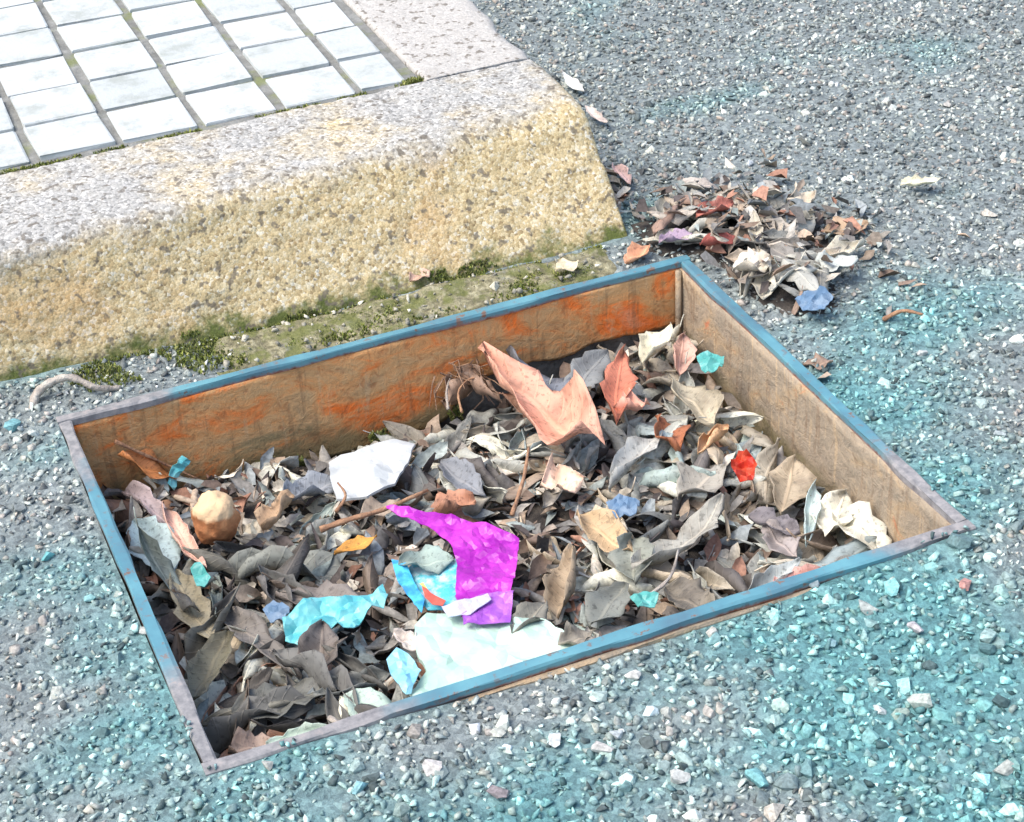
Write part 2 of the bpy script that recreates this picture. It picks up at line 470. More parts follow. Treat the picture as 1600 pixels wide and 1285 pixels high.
def scatter_stones():
    r = np.random.default_rng(21)
    n = 150000
    x = r.uniform(-0.5, 1.5, n); y = r.uniform(-0.9, 1.1, n)
    # thin out what lies far off the area the camera stands before
    d = np.hypot(x - 0.35, (y + 0.05)) 
    view = (y > -0.50 - 0.62 * (x + 0.16)) & (y > 1.45 * (x - 0.42) - 0.82) & (y < 0.95 - 0.0 * x)
    keep = view | (r.random(n) < 0.10)
    keep &= ~in_kerb(x, y) & ~in_pit(x, y, -0.004)
    # only the three dusty corners carry stones on the rim
    cd = np.minimum.reduce([np.hypot(x, y), np.hypot(x - 0.0, y + PD), np.hypot(x - PW, y + PD)])
    keep &= ~in_pit(x, y, 0.003) | ((cd < 0.06) & (r.random(n) < 0.5))
    keep &= ~((y > 0.002) & (y < 0.08) & (x > 0.14) & (x < 0.50) & (r.random(n) < 0.82))
    x, y = x[keep], y[keep]; n = len(x)
    s = np.exp(r.normal(math.log(0.0024), 0.36, n)); s = np.clip(s, 0.0013, 0.0062)
    s = s * (1 + 0.22 * np.clip(-(y + 0.35) / 0.2, 0, 1))
    onrim = in_pit(x, y, 0.001)
    out = np.maximum(np.maximum(-x, x - PW), np.maximum(y, -PD - y))
    s = np.where(onrim, s, np.minimum(s, np.maximum(0.0012, out * 0.95)))
    s[onrim] = np.minimum(s[onrim], 0.0026)
    z = gz(x, y) + s * 0.10
    z[onrim] = 0.0005 + s[onrim] * 0.35
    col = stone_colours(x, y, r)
    bed = (y > 0.002) & (y < 0.08) & (x > 0.14) & (x < 0.50)
    z[bed] += 0.005; col[bed] = col[bed].mean(1, keepdims=True) * np.array([1.15, 1.08, 0.85])
    yaw = r.uniform(0, 2 * math.pi, n); tx = r.normal(0, 0.35, n); ty = r.normal(0, 0.35, n)
    vis = (s) * np.where((y > -0.72) & (x > -0.16) & (x < 1.0) & (y < 0.3), 1.0, 0.2)
    order = np.argsort(-vis)
    named = set(order[:280].tolist())
    hid = r.integers(0, len(HULLS), n)
    Vs, Fs, Cs = [], [], []; base = 0
    for h, (hv, hf) in enumerate(HULLS):
        idx = np.array([i for i in np.nonzero(hid == h)[0] if i not in named])
        if len(idx) == 0: continue
        c, sn = np.cos(yaw[idx]), np.sin(yaw[idx])
        v = hv[None] * s[idx][:, None, None] * r.uniform(0.8, 1.2, (len(idx), 1, 3))
        # small tilts, then yaw
        v2 = v.copy(); v2[:, :, 2] += v[:, :, 0] * tx[idx][:, None] + v[:, :, 1] * ty[idx][:, None]
        vx = v2[:, :, 0] * c[:, None] - v2[:, :, 1] * sn[:, None]; vy = v2[:, :, 0] * sn[:, None] + v2[:, :, 1] * c[:, None]
        w = np.stack([vx + x[idx][:, None], vy + y[idx][:, None], v2[:, :, 2] + z[idx][:, None]], 2)
        f = hf[None] + (np.arange(len(idx)) * len(hv))[:, None, None] + base
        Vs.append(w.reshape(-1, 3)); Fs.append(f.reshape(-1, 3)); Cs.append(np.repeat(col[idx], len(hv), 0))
        base += len(idx) * len(hv)
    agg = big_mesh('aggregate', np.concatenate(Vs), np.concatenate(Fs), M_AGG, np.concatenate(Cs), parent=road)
    tag(agg, kind='stuff')
    datas = []
    for h, (hv, hf) in enumerate(HULLS_BIG):
        me = bpy.data.meshes.new('stone'); me.from_pydata(hv.tolist(), [], hf.tolist()); me.materials.append(M_STONE); datas.append(me)
    def one(px, py, pz, sz, c, k, yw, e=(0.0, 0.0)):
        o = bpy.data.objects.new('stone', datas[k]); link(o, road)
        o.location = (px, py, pz); o.rotation_euler = (e[0], e[1], yw)
        o.scale = (sz[0], sz[1], sz[2]); o.color = (c[0], c[1], c[2], 1)
    for i in list(named):
        u = r.uniform(0.8, 1.2, 3)
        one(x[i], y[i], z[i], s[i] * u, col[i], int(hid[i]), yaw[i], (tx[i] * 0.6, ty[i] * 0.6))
    # the stones that stand out in front of the frame and beside it
    for (p, q, c) in STANDOUT:
        q *= 0.7; c = tuple(v * 0.86 for v in c)
        one(p[0], p[1], float(gz(p[0], p[1])) + q * 0.4, (q, q * 0.85, q * 0.8), lin(*c), int(r.integers(0, 14)), r.uniform(0, 6.28))
STANDOUT = [
    ((0.4743, -0.4735, -0.0100), 0.0125, (150, 214, 212)), ((0.3451, -0.4557, -0.0100), 0.0085, (222, 220, 208)), ((0.1281, -0.4994, -0.0100), 0.0125, (228, 222, 214)),
    ((0.4489, -0.4821, -0.0100), 0.0125, (200, 206, 196)), ((0.2299, -0.5285, -0.0100), 0.0115, (222, 218, 210)), ((0.2452, -0.5167, -0.0100), 0.0095, (214, 220, 216)),
    ((0.2079, -0.5075, -0.0100), 0.0100, (216, 222, 218)), ((0.5026, -0.5427, -0.0100), 0.0110, (178, 208, 200)), ((0.5390, -0.4570, -0.0100), 0.0150, (120, 150, 150)),
    ((0.4305, -0.5770, -0.0100), 0.0135, (206, 214, 200)), ((0.4651, -0.5140, -0.0100), 0.0095, (206, 200, 200)), ((0.5195, -0.4923, -0.0100), 0.0090, (214, 160, 148)),
    ((0.3410, -0.5495, -0.0100), 0.0085, (190, 222, 214)), ((0.4050, -0.5690, -0.0100), 0.0075, (226, 232, 226)), ((0.2625, -0.5692, -0.0100), 0.0110, (206, 208, 200)),
    ((0.3036, -0.5910, -0.0100), 0.0135, (140, 200, 200)), ((-0.0338, 0.0008, -0.0060), 0.0120, (140, 196, 200)), ((0.2789, -0.4730, -0.0100), 0.0085, (226, 224, 214)),
    ((0.4294, -0.4421, -0.0120), 0.0090, (176, 190, 190)), ((0.4441, -0.6473, -0.0100), 0.0110, (196, 200, 190)), ((0.4104, -0.5013, -0.0100), 0.0070, (150, 190, 196)),
    ((-0.0258, -0.2326, -0.0060), 0.0075, (150, 200, 198)), ((0.0022, -0.2852, -0.0060), 0.0085, (206, 206, 198)), ((-0.0425, -0.1714, -0.0060), 0.0080, (120, 190, 190)),
    ((0.0823, -0.4985, -0.0100), 0.0090, (150, 200, 204)), ((0.0365, -0.4548, -0.0100), 0.0080, (196, 196, 186)), ((0.1580, -0.5354, -0.0100), 0.0110, (160, 150, 150)),
    ((0.6964, 0.1351, -0.0100), 0.0080, (226, 232, 232)), ((0.9338, 0.1581, -0.0100), 0.0075, (200, 196, 186)), ((0.9318, 0.4471, -0.0100), 0.0070, (226, 232, 228)),
    ((0.8389, -0.0527, -0.0100), 0.0110, (214, 206, 190)), ((0.6424, -0.3528, -0.0100), 0.0080, (196, 206, 204)), ((0.6560, -0.2268, -0.0100), 0.0070, (206, 210, 204)),
]
scatter_stones()

# ------------------------------------------------------------------ kerb stones
def build_front_kerb(name, x0, x1, step, disp=0.0011):
    xs = np.append(np.arange(x0, x1 - 1e-4, step), x1)
    ny_face, ny_fil, ny_top = 40, 14, 42
    cols = []
    for xi, x in enumerate(xs):
        b = float(kerb_base_y(x)); a = float(kerb_arris_y(x)); prof = [(b - 0.002, -0.03)]
        P = lambda t: np.array([b + (a - b) * t, -0.012 + (KTOP + 0.012) * t])
        e0 = P(0.88); e1 = np.array([a, KTOP]); e2 = np.array([a + 0.018, KTOP])
        for k in range(ny_face): prof.append(tuple(P(0.88 * k / ny_face)))
        for k in range(ny_fil):
            t = k / ny_fil; prof.append(tuple((1 - t) ** 2 * e0 + 2 * t * (1 - t) * e1 + t * t * e2))
        for k in range(ny_top + 1):
            t = k / ny_top; prof.append((e2[0] + (0.2505 - e2[0]) * t, KTOP))
        prof = np.array(prof)
        # weathered end: rounded over the last centimetre and a half
        q = max(0.0, (x - (x1 - 0.014)) / 0.014) if abs(x1 - KX1) < 1e-6 else 0.0
        drop = 0.010 * (1 - math.sqrt(max(0, 1 - q * q)))
        w = np.clip(prof[:, 1] / KTOP, 0, 1)
        prof[:, 1] -= drop * w
        cols.append(np.column_stack([np.full(len(prof), x), prof]))
    A = np.array(cols)                                    # nx, np, 3
    nx, m = A.shape[:2]
    # normal for displacement
    du = np.gradient(A, axis=0); dv = np.gradient(A, axis=1)
    Nn = np.cross(du, dv); Nn /= np.linalg.norm(Nn, axis=2, keepdims=True) + 1e-12
    s = A[:, :, 1] + A[:, :, 2] * 1.3
    g = (fbm(A[:, :, 0], s, 260.0, 5, 2) - 0.5) * 2 * disp * 0.7 + (fbm(A[:, :, 0], s, 40.0, 6, 3) - 0.5) * 2 * disp * 1.5
    chip = np.clip(fbm(A[:, :, 0], s, 14.0, 8, 3) - 0.62, 0, 1) * -0.02
    edge = np.exp(-((np.arange(m) - (ny_face + ny_fil / 2)) / 9.0) ** 2)[None]
    A = A + Nn * (g + chip * edge)[:, :, None]
    V = A.reshape(-1, 3)
    F = []
    for i in range(nx - 1):
        for j in range(m - 1):
            k = i * m + j
            F.append((k, k + m, k + m + 1, k + 1))
    # end walls and back
    Vx = []
    base = len(V)
    for e, i in enumerate((0, nx - 1)):
        lo = A[i].copy(); lo[:, 2] = -0.03
        if i == nx - 1: lo[:, 0] += 0.002
        Vx.append(lo)
        for j in range(m - 1):
            k = i * m + j; q = base + e * m + j
            F.append((k, k + 1, q + 1, q) if e == 0 else (k + 1, k, q, q + 1))
    V = np.concatenate([V] + Vx)
    back = base
    F.append((nx * m - 1, m - 1, base + m - 1, base + 2 * m - 1))
    return big_mesh(name, V, F, M_KERB, smooth=True)
k1 = build_front_kerb('kerb_stone', -0.42, KX1, 0.0026)
tag(k1, 'long tan rough aggregate kerb stone with sloping face beside the open pit', 'kerb', 'kerb stones edging the tiled footway')
k2 = build_front_kerb('kerb_stone', -1.36, -0.426, 0.02, 0.0)
tag(k2, 'farther left length of tan kerb beyond the pale tiles corner', 'kerb', 'kerb stones edging the tiled footway')

def build_side_kerb(name, y0, y1, step):
    x0, x1 = 0.4185, KX1
    ys = np.append(np.arange(y0, y1 - 1e-4, step), y1)
    prof = [(x0, 0.03)] + [(x0, KTOP - 0.003), (x0 + 0.002, KTOP)] + [(x, KTOP) for x in np.linspace(x0 + 0.006, x1 - 0.016, 24)]
    for k in range(1, 9):
        t = k / 8 * math.pi / 2; prof.append((x1 - 0.014 + 0.014 * math.sin(t), KTOP - 0.010 * (1 - math.cos(t))))
    prof += [(x1 + 0.001, 0.05), (x1 + 0.004, 0.0), (x1 + 0.004, -0.03)]
    prof = np.array(prof); m = len(prof)
    A = np.array([np.column_stack([prof[:, 0], np.full(m, y), prof[:, 1]]) for y in ys])
    wob = (fbm(A[:, :, 1], A[:, :, 1] * 0, 18.0, 91, 3) - 0.5) * 0.014
    right = np.clip((A[:, :, 0] - 0.47) / 0.06, 0, 1)
    A[:, :, 0] += wob * right
    A[:, :, 2] += (fbm(A[:, :, 0], A[:, :, 1], 90.0, 12, 3) - 0.5) * 0.0016
    V = A.reshape(-1, 3); F = []
    n = len(ys)
    for i in range(n - 1):
        for j in range(m - 1):
            k = i * m + j; F.append((k, k + 1, k + m + 1, k + m))
    o = big_mesh(name, V, F, M_KERB2, smooth=True)
    bm = bmesh.new(); bm.from_mesh(o.data); bm.verts.ensure_lookup_table()
    bm.faces.new([bm.verts[j] for j in range(m)][::-1]); bm.faces.new([bm.verts[(n - 1) * m + j] for j in range(m)])
    bm.to_mesh(o.data); bm.free()
    return o
s1 = build_side_kerb('kerb_stone', 0.2530, 0.86, 0.006)
tag(s1, 'smooth pale grey kerb stone running back along the right side of the tiles', 'kerb', 'kerb stones edging the tiled footway')
s2 = build_side_kerb('kerb_stone', 0.866, 1.9, 0.03)
tag(s2, 'farther pale grey kerb stone behind the first one along the tiles', 'kerb', 'kerb stones edging the tiled footway')

# ------------------------------------------------------------------ old mortar bed between kerb and pit frame
def build_mortar():
    xs = np.arange(0.03, 0.518, 0.0045); nv = 16; V = []; F = []
    for i, x in enumerate(xs):
        y0 = 0.0012 + 0.010 * float(np.clip(fbm(x, 0.7, 18.0, 19, 3) - 0.42, 0, 1)); y1 = float(kerb_base_y(x)) + 0.002
        for k in range(nv):
            t = k / (nv - 1); y = y0 + (y1 - y0) * t
            z = max(float(gz(x, y)) + 0.0015, -0.0062) + 0.004 * t + (float(fbm(x, y, 60.0, 20, 3)) - 0.5) * 0.007
            z -= 0.010 * float(np.clip((0.17 + 0.14 * (fbm(x, y, 30.0, 23, 3) - 0.5) - x) / 0.05, 0, 1)) + 0.010 * float(np.clip((x - 0.49) / 0.025, 0, 1))
            if k >= nv - 2: z = float(gz(x, y)) - 0.004
            if k == 0: z = float(gz(x, y)) - 0.004
            V.append((x, y, min(z, 0.004)))
    for i in range(len(xs) - 1):
        for k in range(nv - 1):
            a = i * nv + k; F.append((a, a + nv, a + nv + 1, a + 1))
    return tag(big_mesh('mortar_bed', V, F, M_MORTAR, smooth=True), kind='structure')
build_mortar()

# ------------------------------------------------------------------ tiled footway
def box(name, x0, x1, y0, y1, z0, z1, mat, parent=None, bev=0.0):
    bm = bmesh.new()
    vs = [bm.verts.new((x, y, z)) for z in (z0, z1) for (x, y) in ((x0, y0), (x1, y0), (x1, y1), (x0, y1))]
    for f in ((3, 2, 1, 0), (4, 5, 6, 7), (0, 1, 5, 4), (1, 2, 6, 5), (2, 3, 7, 6), (3, 0, 4, 7)):
        bm.faces.new([vs[i] for i in f])
    if bev: bmesh.ops.bevel(bm, geom=list(bm.edges), offset=bev, segments=1, affect='EDGES')
    me = bpy.data.meshes.new(name); bm.to_mesh(me); bm.free(); me.materials.append(mat)
    return link(bpy.data.objects.new(name, me), parent)

def build_pavement():
    xs = np.linspace(-1.36, 0.4175, 150); ys = np.linspace(0.2515, 1.9, 140)
    X, Y = np.meshgrid(xs, ys)
    Z = KTOP - 0.0036 + (fbm(X, Y, 30, 55, 3) - 0.5) * 0.003
    nx = len(xs); V = np.stack([X.ravel(), Y.ravel(), Z.ravel()], 1)
    F = [(j * nx + i, j * nx + i + 1, (j + 1) * nx + i + 1, (j + 1) * nx + i) for j in range(len(ys) - 1) for i in range(nx - 1)]
    pav = tag(big_mesh('pavement', V, F, M_GROUT, smooth=True), kind='structure')
    # tiles: seven and a half centimetre pitch, wider joints one way, last column cut
    r = np.random.default_rng(3)
    datas = {}
    def tile_mesh(w, h, k):
        key = (round(w, 4), round(h, 4), k)
        if key not in datas:
            o = box('tile', -w / 2, w / 2, -h / 2, h / 2, -0.008, 0.0, M_TILE, None, 0.0011)
            me = o.data; bpy.data.objects.remove(o)
            rr = np.random.default_rng(k)
            for v in me.vertices:                         # corners worn unevenly
                v.co.x += rr.uniform(-0.0013, 0.0013); v.co.y += rr.uniform(-0.0013, 0.0013)
            datas[key] = me
        return datas[key]
    th = math.radians(-0.74); c, s = math.cos(th), math.sin(th)
    for i in range(-9, 5):
        for j in range(0, 13):
            w = 0.0670; cxl = 0.0755 * (i + 0.5)
            if i == 4: w = 0.042; cxl = 0.0755 * 4 + 0.0045 + w / 2
            h = 0.0690; cyl = 0.0755 * (j + 0.5) - 0.0040
            x = 0.0545 + c * cxl - s * cyl; y = 0.268 + s * cxl + c * cyl
            o = bpy.data.objects.new('tile', tile_mesh(w, h, int(r.integers(0, 6)))); link(o, pav)
            o.location = (x + r.uniform(-.001, .001), y + r.uniform(-.001, .001), KTOP + r.uniform(-0.0012, 0.0012))
            o.rotation_euler = (r.uniform(-.012, .012), r.uniform(-.012, .012), th + r.uniform(-.025, .025))
    return pav
pavement = build_pavement()

# ------------------------------------------------------------------ drain pit: steel frame and walls
pit = empty('drain_pit', (0, 0, 0))
tag(pit, 'open rectangular drain pit with worn blue steel rim and rusty inner walls', 'drain pit')
IX0, IX1, IY0, IY1 = BAR, PW - BAR, -PD + BAR, -BAR
def bar(name, x0, x1, y0, y1, z0, z1, mat, seg_axis, n=60, amp=0.0013, seed=0):
    """a steel bar with slightly battered long edges"""
    prof = [(0, 0), (0.12, 1), (0.88, 1), (1, 0)]
    L = np.linspace(0, 1, n); V = []; F = []
    for i, t in enumerate(L):
        q = [(-0.0, z0), (-0.0, z1 - 0.0012), (0.12, z1), (0.88, z1), (1.0, z1 - 0.0012), (1.0, z0)]
        for k, (s, z) in enumerate(q):
            if seg_axis == 'x':
                x = x0 + (x1 - x0) * t; y = y0 + (y1 - y0) * s
                d = (vnoise(x, s * 3, 30, seed + 5) - 0.5) * 2 * amp; y += d; z += (vnoise(x, s, 18, seed) - 0.5) * amp
            else:
                y = y0 + (y1 - y0) * t; x = x0 + (x1 - x0) * s
                d = (vnoise(y, s * 3, 30, seed + 5) - 0.5) * 2 * amp; x += d; z += (vnoise(y, s, 18, seed) - 0.5) * amp
            V.append((x, y, float(z)))
    m = 6
    for i in range(n - 1):
        for k in range(m):
            a = i * m + k; b = i * m + (k + 1) % m
            F.append((a, b, b + m, a + m))
    F.append(tuple(range(m))[::-1]); F.append(tuple(range((n - 1) * m, n * m)))
    o = mesh_obj(name, V, F, mat, pit)
    bm = bmesh.new(); bm.from_mesh(o.data); bmesh.ops.recalc_face_normals(bm, faces=bm.faces); bm.to_mesh(o.data); bm.free()
    return o
bar('rim_bar', 0, PW, -BAR, 0, -0.0065, 0.0, M_RIM, 'x', seed=1)['label'] = 'slate blue back rim bar along the mossy strip'
bar('rim_bar', 0, PW, -PD, -PD + BAR, -0.0065, 0.0, M_RIM, 'x', seed=2)['label'] = 'blue front rim bar with rusty outer edge'
bar('rim_bar', 0.0004, BAR, -PD + BAR, -BAR, -0.0065, -0.0002, M_RIM, 'y', seed=3)['label'] = 'blue left rim bar greyed by dust at both ends'
bar('rim_bar', PW - BAR, PW - 0.0004, -PD + BAR, -BAR, -0.0065, -0.0002, M_RIM, 'y', seed=4)['label'] = 'bright blue right rim bar beside the leaf heap'
bar('outer_flange', 0.02, PW - 0.01, -PD - 0.0028, -PD + 0.0008, -0.03, -0.0072, M_RUST2, 'x', seed=6)

def wall_grid(name, p0, p1, zt, zb_fn, nrm, mat, th=0.005, n=70, m=22, amp=0.0016, seed=0, label=None):
    """an upright slab from p0 to p1 (x,y), its lower edge given by zb_fn(t)"""
    p0 = np.array(p0); p1 = np.array(p1); nrm = np.array(nrm)
    V = []; F = []
    for side in (0, 1):
        for i in range(n + 1):
            t = i / n; b = p0 + (p1 - p0) * t; zb = zb_fn(t)
            for k in range(m + 1):
                z = zt + (zb - zt) * k / m
                d = (float(fbm(t * 3, z * 6, 5.0, seed, 3)) - 0.5) * 2 * amp if side == 0 else -th
                q = b + nrm * d
                V.append((q[0], q[1], z))
    M = m + 1; off = (n + 1) * M
    for i in range(n):
        for k in range(m):
            a = i * M + k
            F.append((a, a + 1, a + M + 1, a + M)); F.append((off + a, off + a + M, off + a + M + 1, off + a + 1))
        a = i * M + m; F.append((a, off + a, off + a + M, a + M))
        a = i * M; F.append((a, a + M, off + a + M, off + a))
    for i in (0, n):
        for k in range(m):
            a = i * M + k; F.append((a, off + a, off + a + 1, a + 1))
    o = mesh_obj(name, V, F, mat, pit, smooth=True)
    bm = bmesh.new(); bm.from_mesh(o.data); bmesh.ops.recalc_face_normals(bm, faces=bm.faces); bm.to_mesh(o.data); bm.free()
    if label: o['label'] = label
    return o
def ragged(t):
    xs = [0, .08, .2, .3, .42, .52, .58, .60, .64, .7, .78, .86, .93, 1.0]
    zs = [-.105, -.105, -.105, -.105, -.104, -.102, -.098, -.080, -.064, -.062, -.066, -.060, -.062, -.064]
    return float(np.interp(t, xs, zs) + (fbm(t, 0.3, 30.0, 4, 3) - 0.5) * 0.008)
WX0, WX1, WY0, WY1 = 0.005, PW - 0.005, -PD + 0.005, -0.005
wall_grid('wall', (WX0, WY1 + 0.001), (WX1, WY1 + 0.001), -0.008, lambda t: -0.20, (0, -1), M_PITWALL, 0.03, seed=11, label='grey concrete of the pit behind the rusty plate')
wall_grid('rusty_plate', (IX0 + 0.001, -BAR + 0.001), (IX1 - 0.001, -BAR + 0.001), -0.0068, ragged, (0, -1), M_RUST, 0.004, n=110, amp=0.0012, seed=12, label='orange rusted back plate with ragged lower edge')
wall_grid('wall', (WX1 - 0.0058, WY1), (WX1 - 0.0058, WY0), -0.0068, lambda t: -0.20, (-1, 0), M_RUST2, 0.0055, seed=13, label='tan stained right wall of the pit')
wall_grid('wall', (WX0 + 0.004, WY0), (WX0 + 0.004, WY1), -0.007, lambda t: -0.20, (1, 0), M_PITWALL, 0.006, n=30, seed=14)
wall_grid('wall', (WX1, WY0 + 0.004), (WX0, WY0 + 0.004), -0.007, lambda t: -0.20, (0, 1), M_PITWALL, 0.006, n=30, seed=15)
# upright angle seam in the back right corner
def tube(pts, rad, n=7, cap=True):
    pts = [Vector(p) for p in pts]; V = []; F = []
    if not hasattr(rad, '__len__'): rad = [rad] * len(pts)
    up = Vector((0.13, 0.21, 1)).normalized()
    for i, p in enumerate(pts):
        d = (pts[min(i + 1, len(pts) - 1)] - pts[max(i - 1, 0)]).normalized()
        a = d.cross(up); a = a.normalized() if a.length > 1e-5 else Vector((1, 0, 0)); b = d.cross(a)
        for k in range(n):
            t = 2 * math.pi * k / n; V.append(p + (a * math.cos(t) + b * math.sin(t)) * rad[i])
    for i in range(len(pts) - 1):
        for k in range(n):
            a0 = i * n + k; a1 = i * n + (k + 1) % n
            F.append((a0, a1, a1 + n, a0 + n))
    if cap: F.append(tuple(range(n))[::-1]); F.append(tuple(range((len(pts) - 1) * n, len(pts) * n)))
    return V, F
v, f = tube([(IX1 - 0.004, -BAR - 0.004, -0.006), (IX1 - 0.0045, -BAR - 0.0045, -0.05), (IX1 - 0.004, -BAR - 0.004, -0.12)], 0.0028, 8)
mesh_obj('corner_seam', v, f, M_RUST2, pit, True)
floor_o = box('floor', 0.004, PW - 0.004, -PD + 0.004, -0.004, -0.215, -0.19, M_PITWALL, pit)

# ------------------------------------------------------------------ litter surface inside the pit
GS = 0.002
HX0, HY0 = IX0 + 0.004, IY0 + 0.004
HW, HD = IX1 - 0.011 - HX0, IY1 - 0.004 - HY0
NX, NY = int(HW / GS) + 1, int(HD / GS) + 1
gx = HX0 + np.arange(NX) * GS; gy = HY0 + np.arange(NY) * GS
GX, GY = np.meshgrid(gx, gy)
CTRL = np.array([(0.03, -0.03, -.058), (0.13, -0.02, -.070), (0.24, -0.015, -.086), (0.33, -0.02, -.088), (0.42, -0.02, -.066), (0.52, -0.03, -.052),
                 (0.53, -0.15, -.066), (0.53, -0.28, -.074), (0.53, -0.41, -.074), (0.40, -0.42, -.062), (0.27, -0.42, -.050), (0.13, -0.42, -.046), (0.03, -0.42, -.050),
                 (0.03, -0.30, -.056), (0.03, -0.15, -.062), (0.15, -0.15, -.062), (0.28, -0.15, -.064), (0.40, -0.12, -.052), (0.46, -0.20, -.056), (0.30, -0.28, -.060), (0.15, -0.28, -.058)])
def target_h(x, y):
    x = np.asarray(x, float); y = np.asarray(y, float)
    s = 0; w = 0
    for cx, cy, cz in CTRL:
        k = 1 / ((x - cx) ** 2 + (y - cy) ** 2 + 0.0012) ** 1.5
        s = s + k * cz; w = w + k
    return s / w
T = target_h(GX, GY)
H = T - 0.023 + (fbm(GX, GY, 14, 61, 3) - 0.5) * 0.016
mulch_V = np.stack([GX.ravel(), GY.ravel(), H.ravel()], 1)
mulch_F = [(j * NX + i, j * NX + i + 3, (j + 3) * NX + i + 3, (j + 3) * NX + i) for j in range(0, NY - 3, 3) for i in range(0, NX - 3, 3)]
edge = []
mo = big_mesh('leaf_mulch', mulch_V, mulch_F, M_MULCH, smooth=True)
tag(mo, 'dark rotting leaf mulch under the dry leaves in the pit', 'mulch', kind='stuff')

LEAFC = [((136, 132, 125), 'grey', 6), ((156, 152, 144), 'grey', 6), ((112, 109, 105), 'dark grey', 4), ((146, 134, 120), 'grey brown', 5), ((164, 146, 126), 'light brown', 4),
         ((178, 172, 160), 'pale grey', 6), ((194, 186, 170), 'pale beige', 4), ((128, 110, 96), 'brown', 3), ((164, 124, 104), 'reddish brown', 2), ((132, 138, 138), 'bluish grey', 4), ((148, 156, 150), 'greenish grey', 3), ((92, 84, 80), 'dark brown', 2)]

# ------------------------------------------------------------------ leaves
def leaf_arrays(L, w, cup, bend, twist, wave, seed, shape=0.85, skew=0.0, nu=11, nv=6):
    """blade along +x from the stalk end; returns top-surface grid (nu+1, nv+1, 3)"""
    r = np.random.default_rng(seed)
    u = np.linspace(0, 1, nu + 1); v = np.linspace(-1, 1, nv + 1)
    U, Vv = np.meshgrid(u, v, indexing='ij')
    half = w / 2 * np.sin(np.pi * np.clip(U, 0, 1) ** shape) ** 0.75
    half = half * (1 - 0.25 * np.clip(U - 0.75, 0, 1))
    half = np.maximum(half, 0.0007)
    half = half * (1 + 0.12 * np.sin(U * 23 + r.uniform(0, 6)) * (np.abs(Vv) > 0.6) + r.normal(0, 0.10, U.shape) * (np.abs(Vv) > 0.9))
    # roll of the margins: arc across the blade
    ca = cup * (0.75 + 0.5 * np.sin(U * 3.0 + r.uniform(0, 3)))
    ang = Vv * ca
    yy = np.where(np.abs(ca) > 0.05, half * np.sin(ang) / np.where(np.abs(ca) > 0.05, ca, 1), half * Vv)
    zz = np.where(np.abs(ca) > 0.05, half * (1 - np.cos(ang)) / np.where(np.abs(ca) > 0.05, ca, 1), 0)
    zz = zz + wave * w * np.sin(U * r.uniform(5, 9) + r.uniform(0, 6)) * Vv ** 2 * np.sign(Vv + 0.2)
    zz = zz + wave * w * 0.5 * np.sin(U * r.uniform(9, 15) + Vv * 2 + r.uniform(0, 6))
    zz = zz - 0.05 * w * np.exp(-(Vv / 0.25) ** 2)            # sunken midrib
    # twist about the axis
    tw = twist * (U - 0.4)
    y2 = yy * np.cos(tw) - zz * np.sin(tw); z2 = yy * np.sin(tw) + zz * np.cos(tw)
    # bend along the length, starting level at the middle
    bb = bend if abs(bend) > 0.02 else 0.02
    th = bb * (U - 0.5)
    rad = L / bb
    x3 = rad * np.sin(th) - z2 * np.sin(th) + 0.0
    z3 = rad * (1 - np.cos(th)) + z2 * np.cos(th)
    x3 = x3 + skew * y2
    P = np.stack([x3, y2 + 0.06 * L * np.sin(U * 3 + r.uniform(0, 6)) * 0.3, z3], 2)
    return P

def leaf_mesh(name, P, th=0.00045, stalk=0.012, seed=0):
    nu, nv = P.shape[0] - 1, P.shape[1] - 1
    du = np.gradient(P, axis=0); dv = np.gradient(P, axis=1)
    n = np.cross(du, dv); n /= np.linalg.norm(n, axis=2, keepdims=True) + 1e-12
    top = P + n * th / 2; bot = P - n * th / 2
    V = np.concatenate([top.reshape(-1, 3), bot.reshape(-1, 3)]); K = (nu + 1) * (nv + 1)
    idx = lambda i, j: i * (nv + 1) + j
    F = []
    for i in range(nu):
        for j in range(nv):
            F.append((idx(i, j), idx(i + 1, j), idx(i + 1, j + 1), idx(i, j + 1)))
            F.append((K + idx(i, j), K + idx(i, j + 1), K + idx(i + 1, j + 1), K + idx(i + 1, j)))
    for i in range(nu):
        F.append((idx(i, 0), K + idx(i, 0), K + idx(i + 1, 0), idx(i + 1, 0)))
        F.append((idx(i, nv), idx(i + 1, nv), K + idx(i + 1, nv), K + idx(i, nv)))
    for j in range(nv):
        F.append((idx(0, j), idx(0, j + 1), K + idx(0, j + 1), K + idx(0, j)))
        F.append((idx(nu, j), K + idx(nu, j), K + idx(nu, j + 1), idx(nu, j + 1)))
    uv = [(i / nu, -1 + 2 * j / nv) for i in range(nu + 1) for j in range(nv + 1)] * 2
    V = V.tolist()
    if stalk > 0:
        a = Vector(P[0, nv // 2]); d = (a - Vector(P[2, nv // 2])).normalized()
        sv, sf = tube([a - d * 0.002, a + d * stalk * 0.5 + Vector((0, 0.001, 0.001)), a + d * stalk + Vector((0, 0.003, 0.002))], [0.0009, 0.0008, 0.0006], 5)
        b = len(V); V += [tuple(q) for q in sv]; F += [tuple(b + k for k in ff) for ff in sf]; uv += [(0.0, 0.0)] * len(sv)
    me = bpy.data.meshes.new(name); me.from_pydata(V, [], F)
    me.materials.append(M_LEAF)
    lay = me.uv_layers.new(name='UVMap')
    li = np.zeros(len(me.loops), dtype=np.int32); me.loops.foreach_get('vertex_index', li)
    lay.data.foreach_set('uv', np.array(uv, dtype=np.float32)[li].ravel())
    me.polygons.foreach_set('use_smooth', [True] * len(me.polygons)); me.update()
    return me

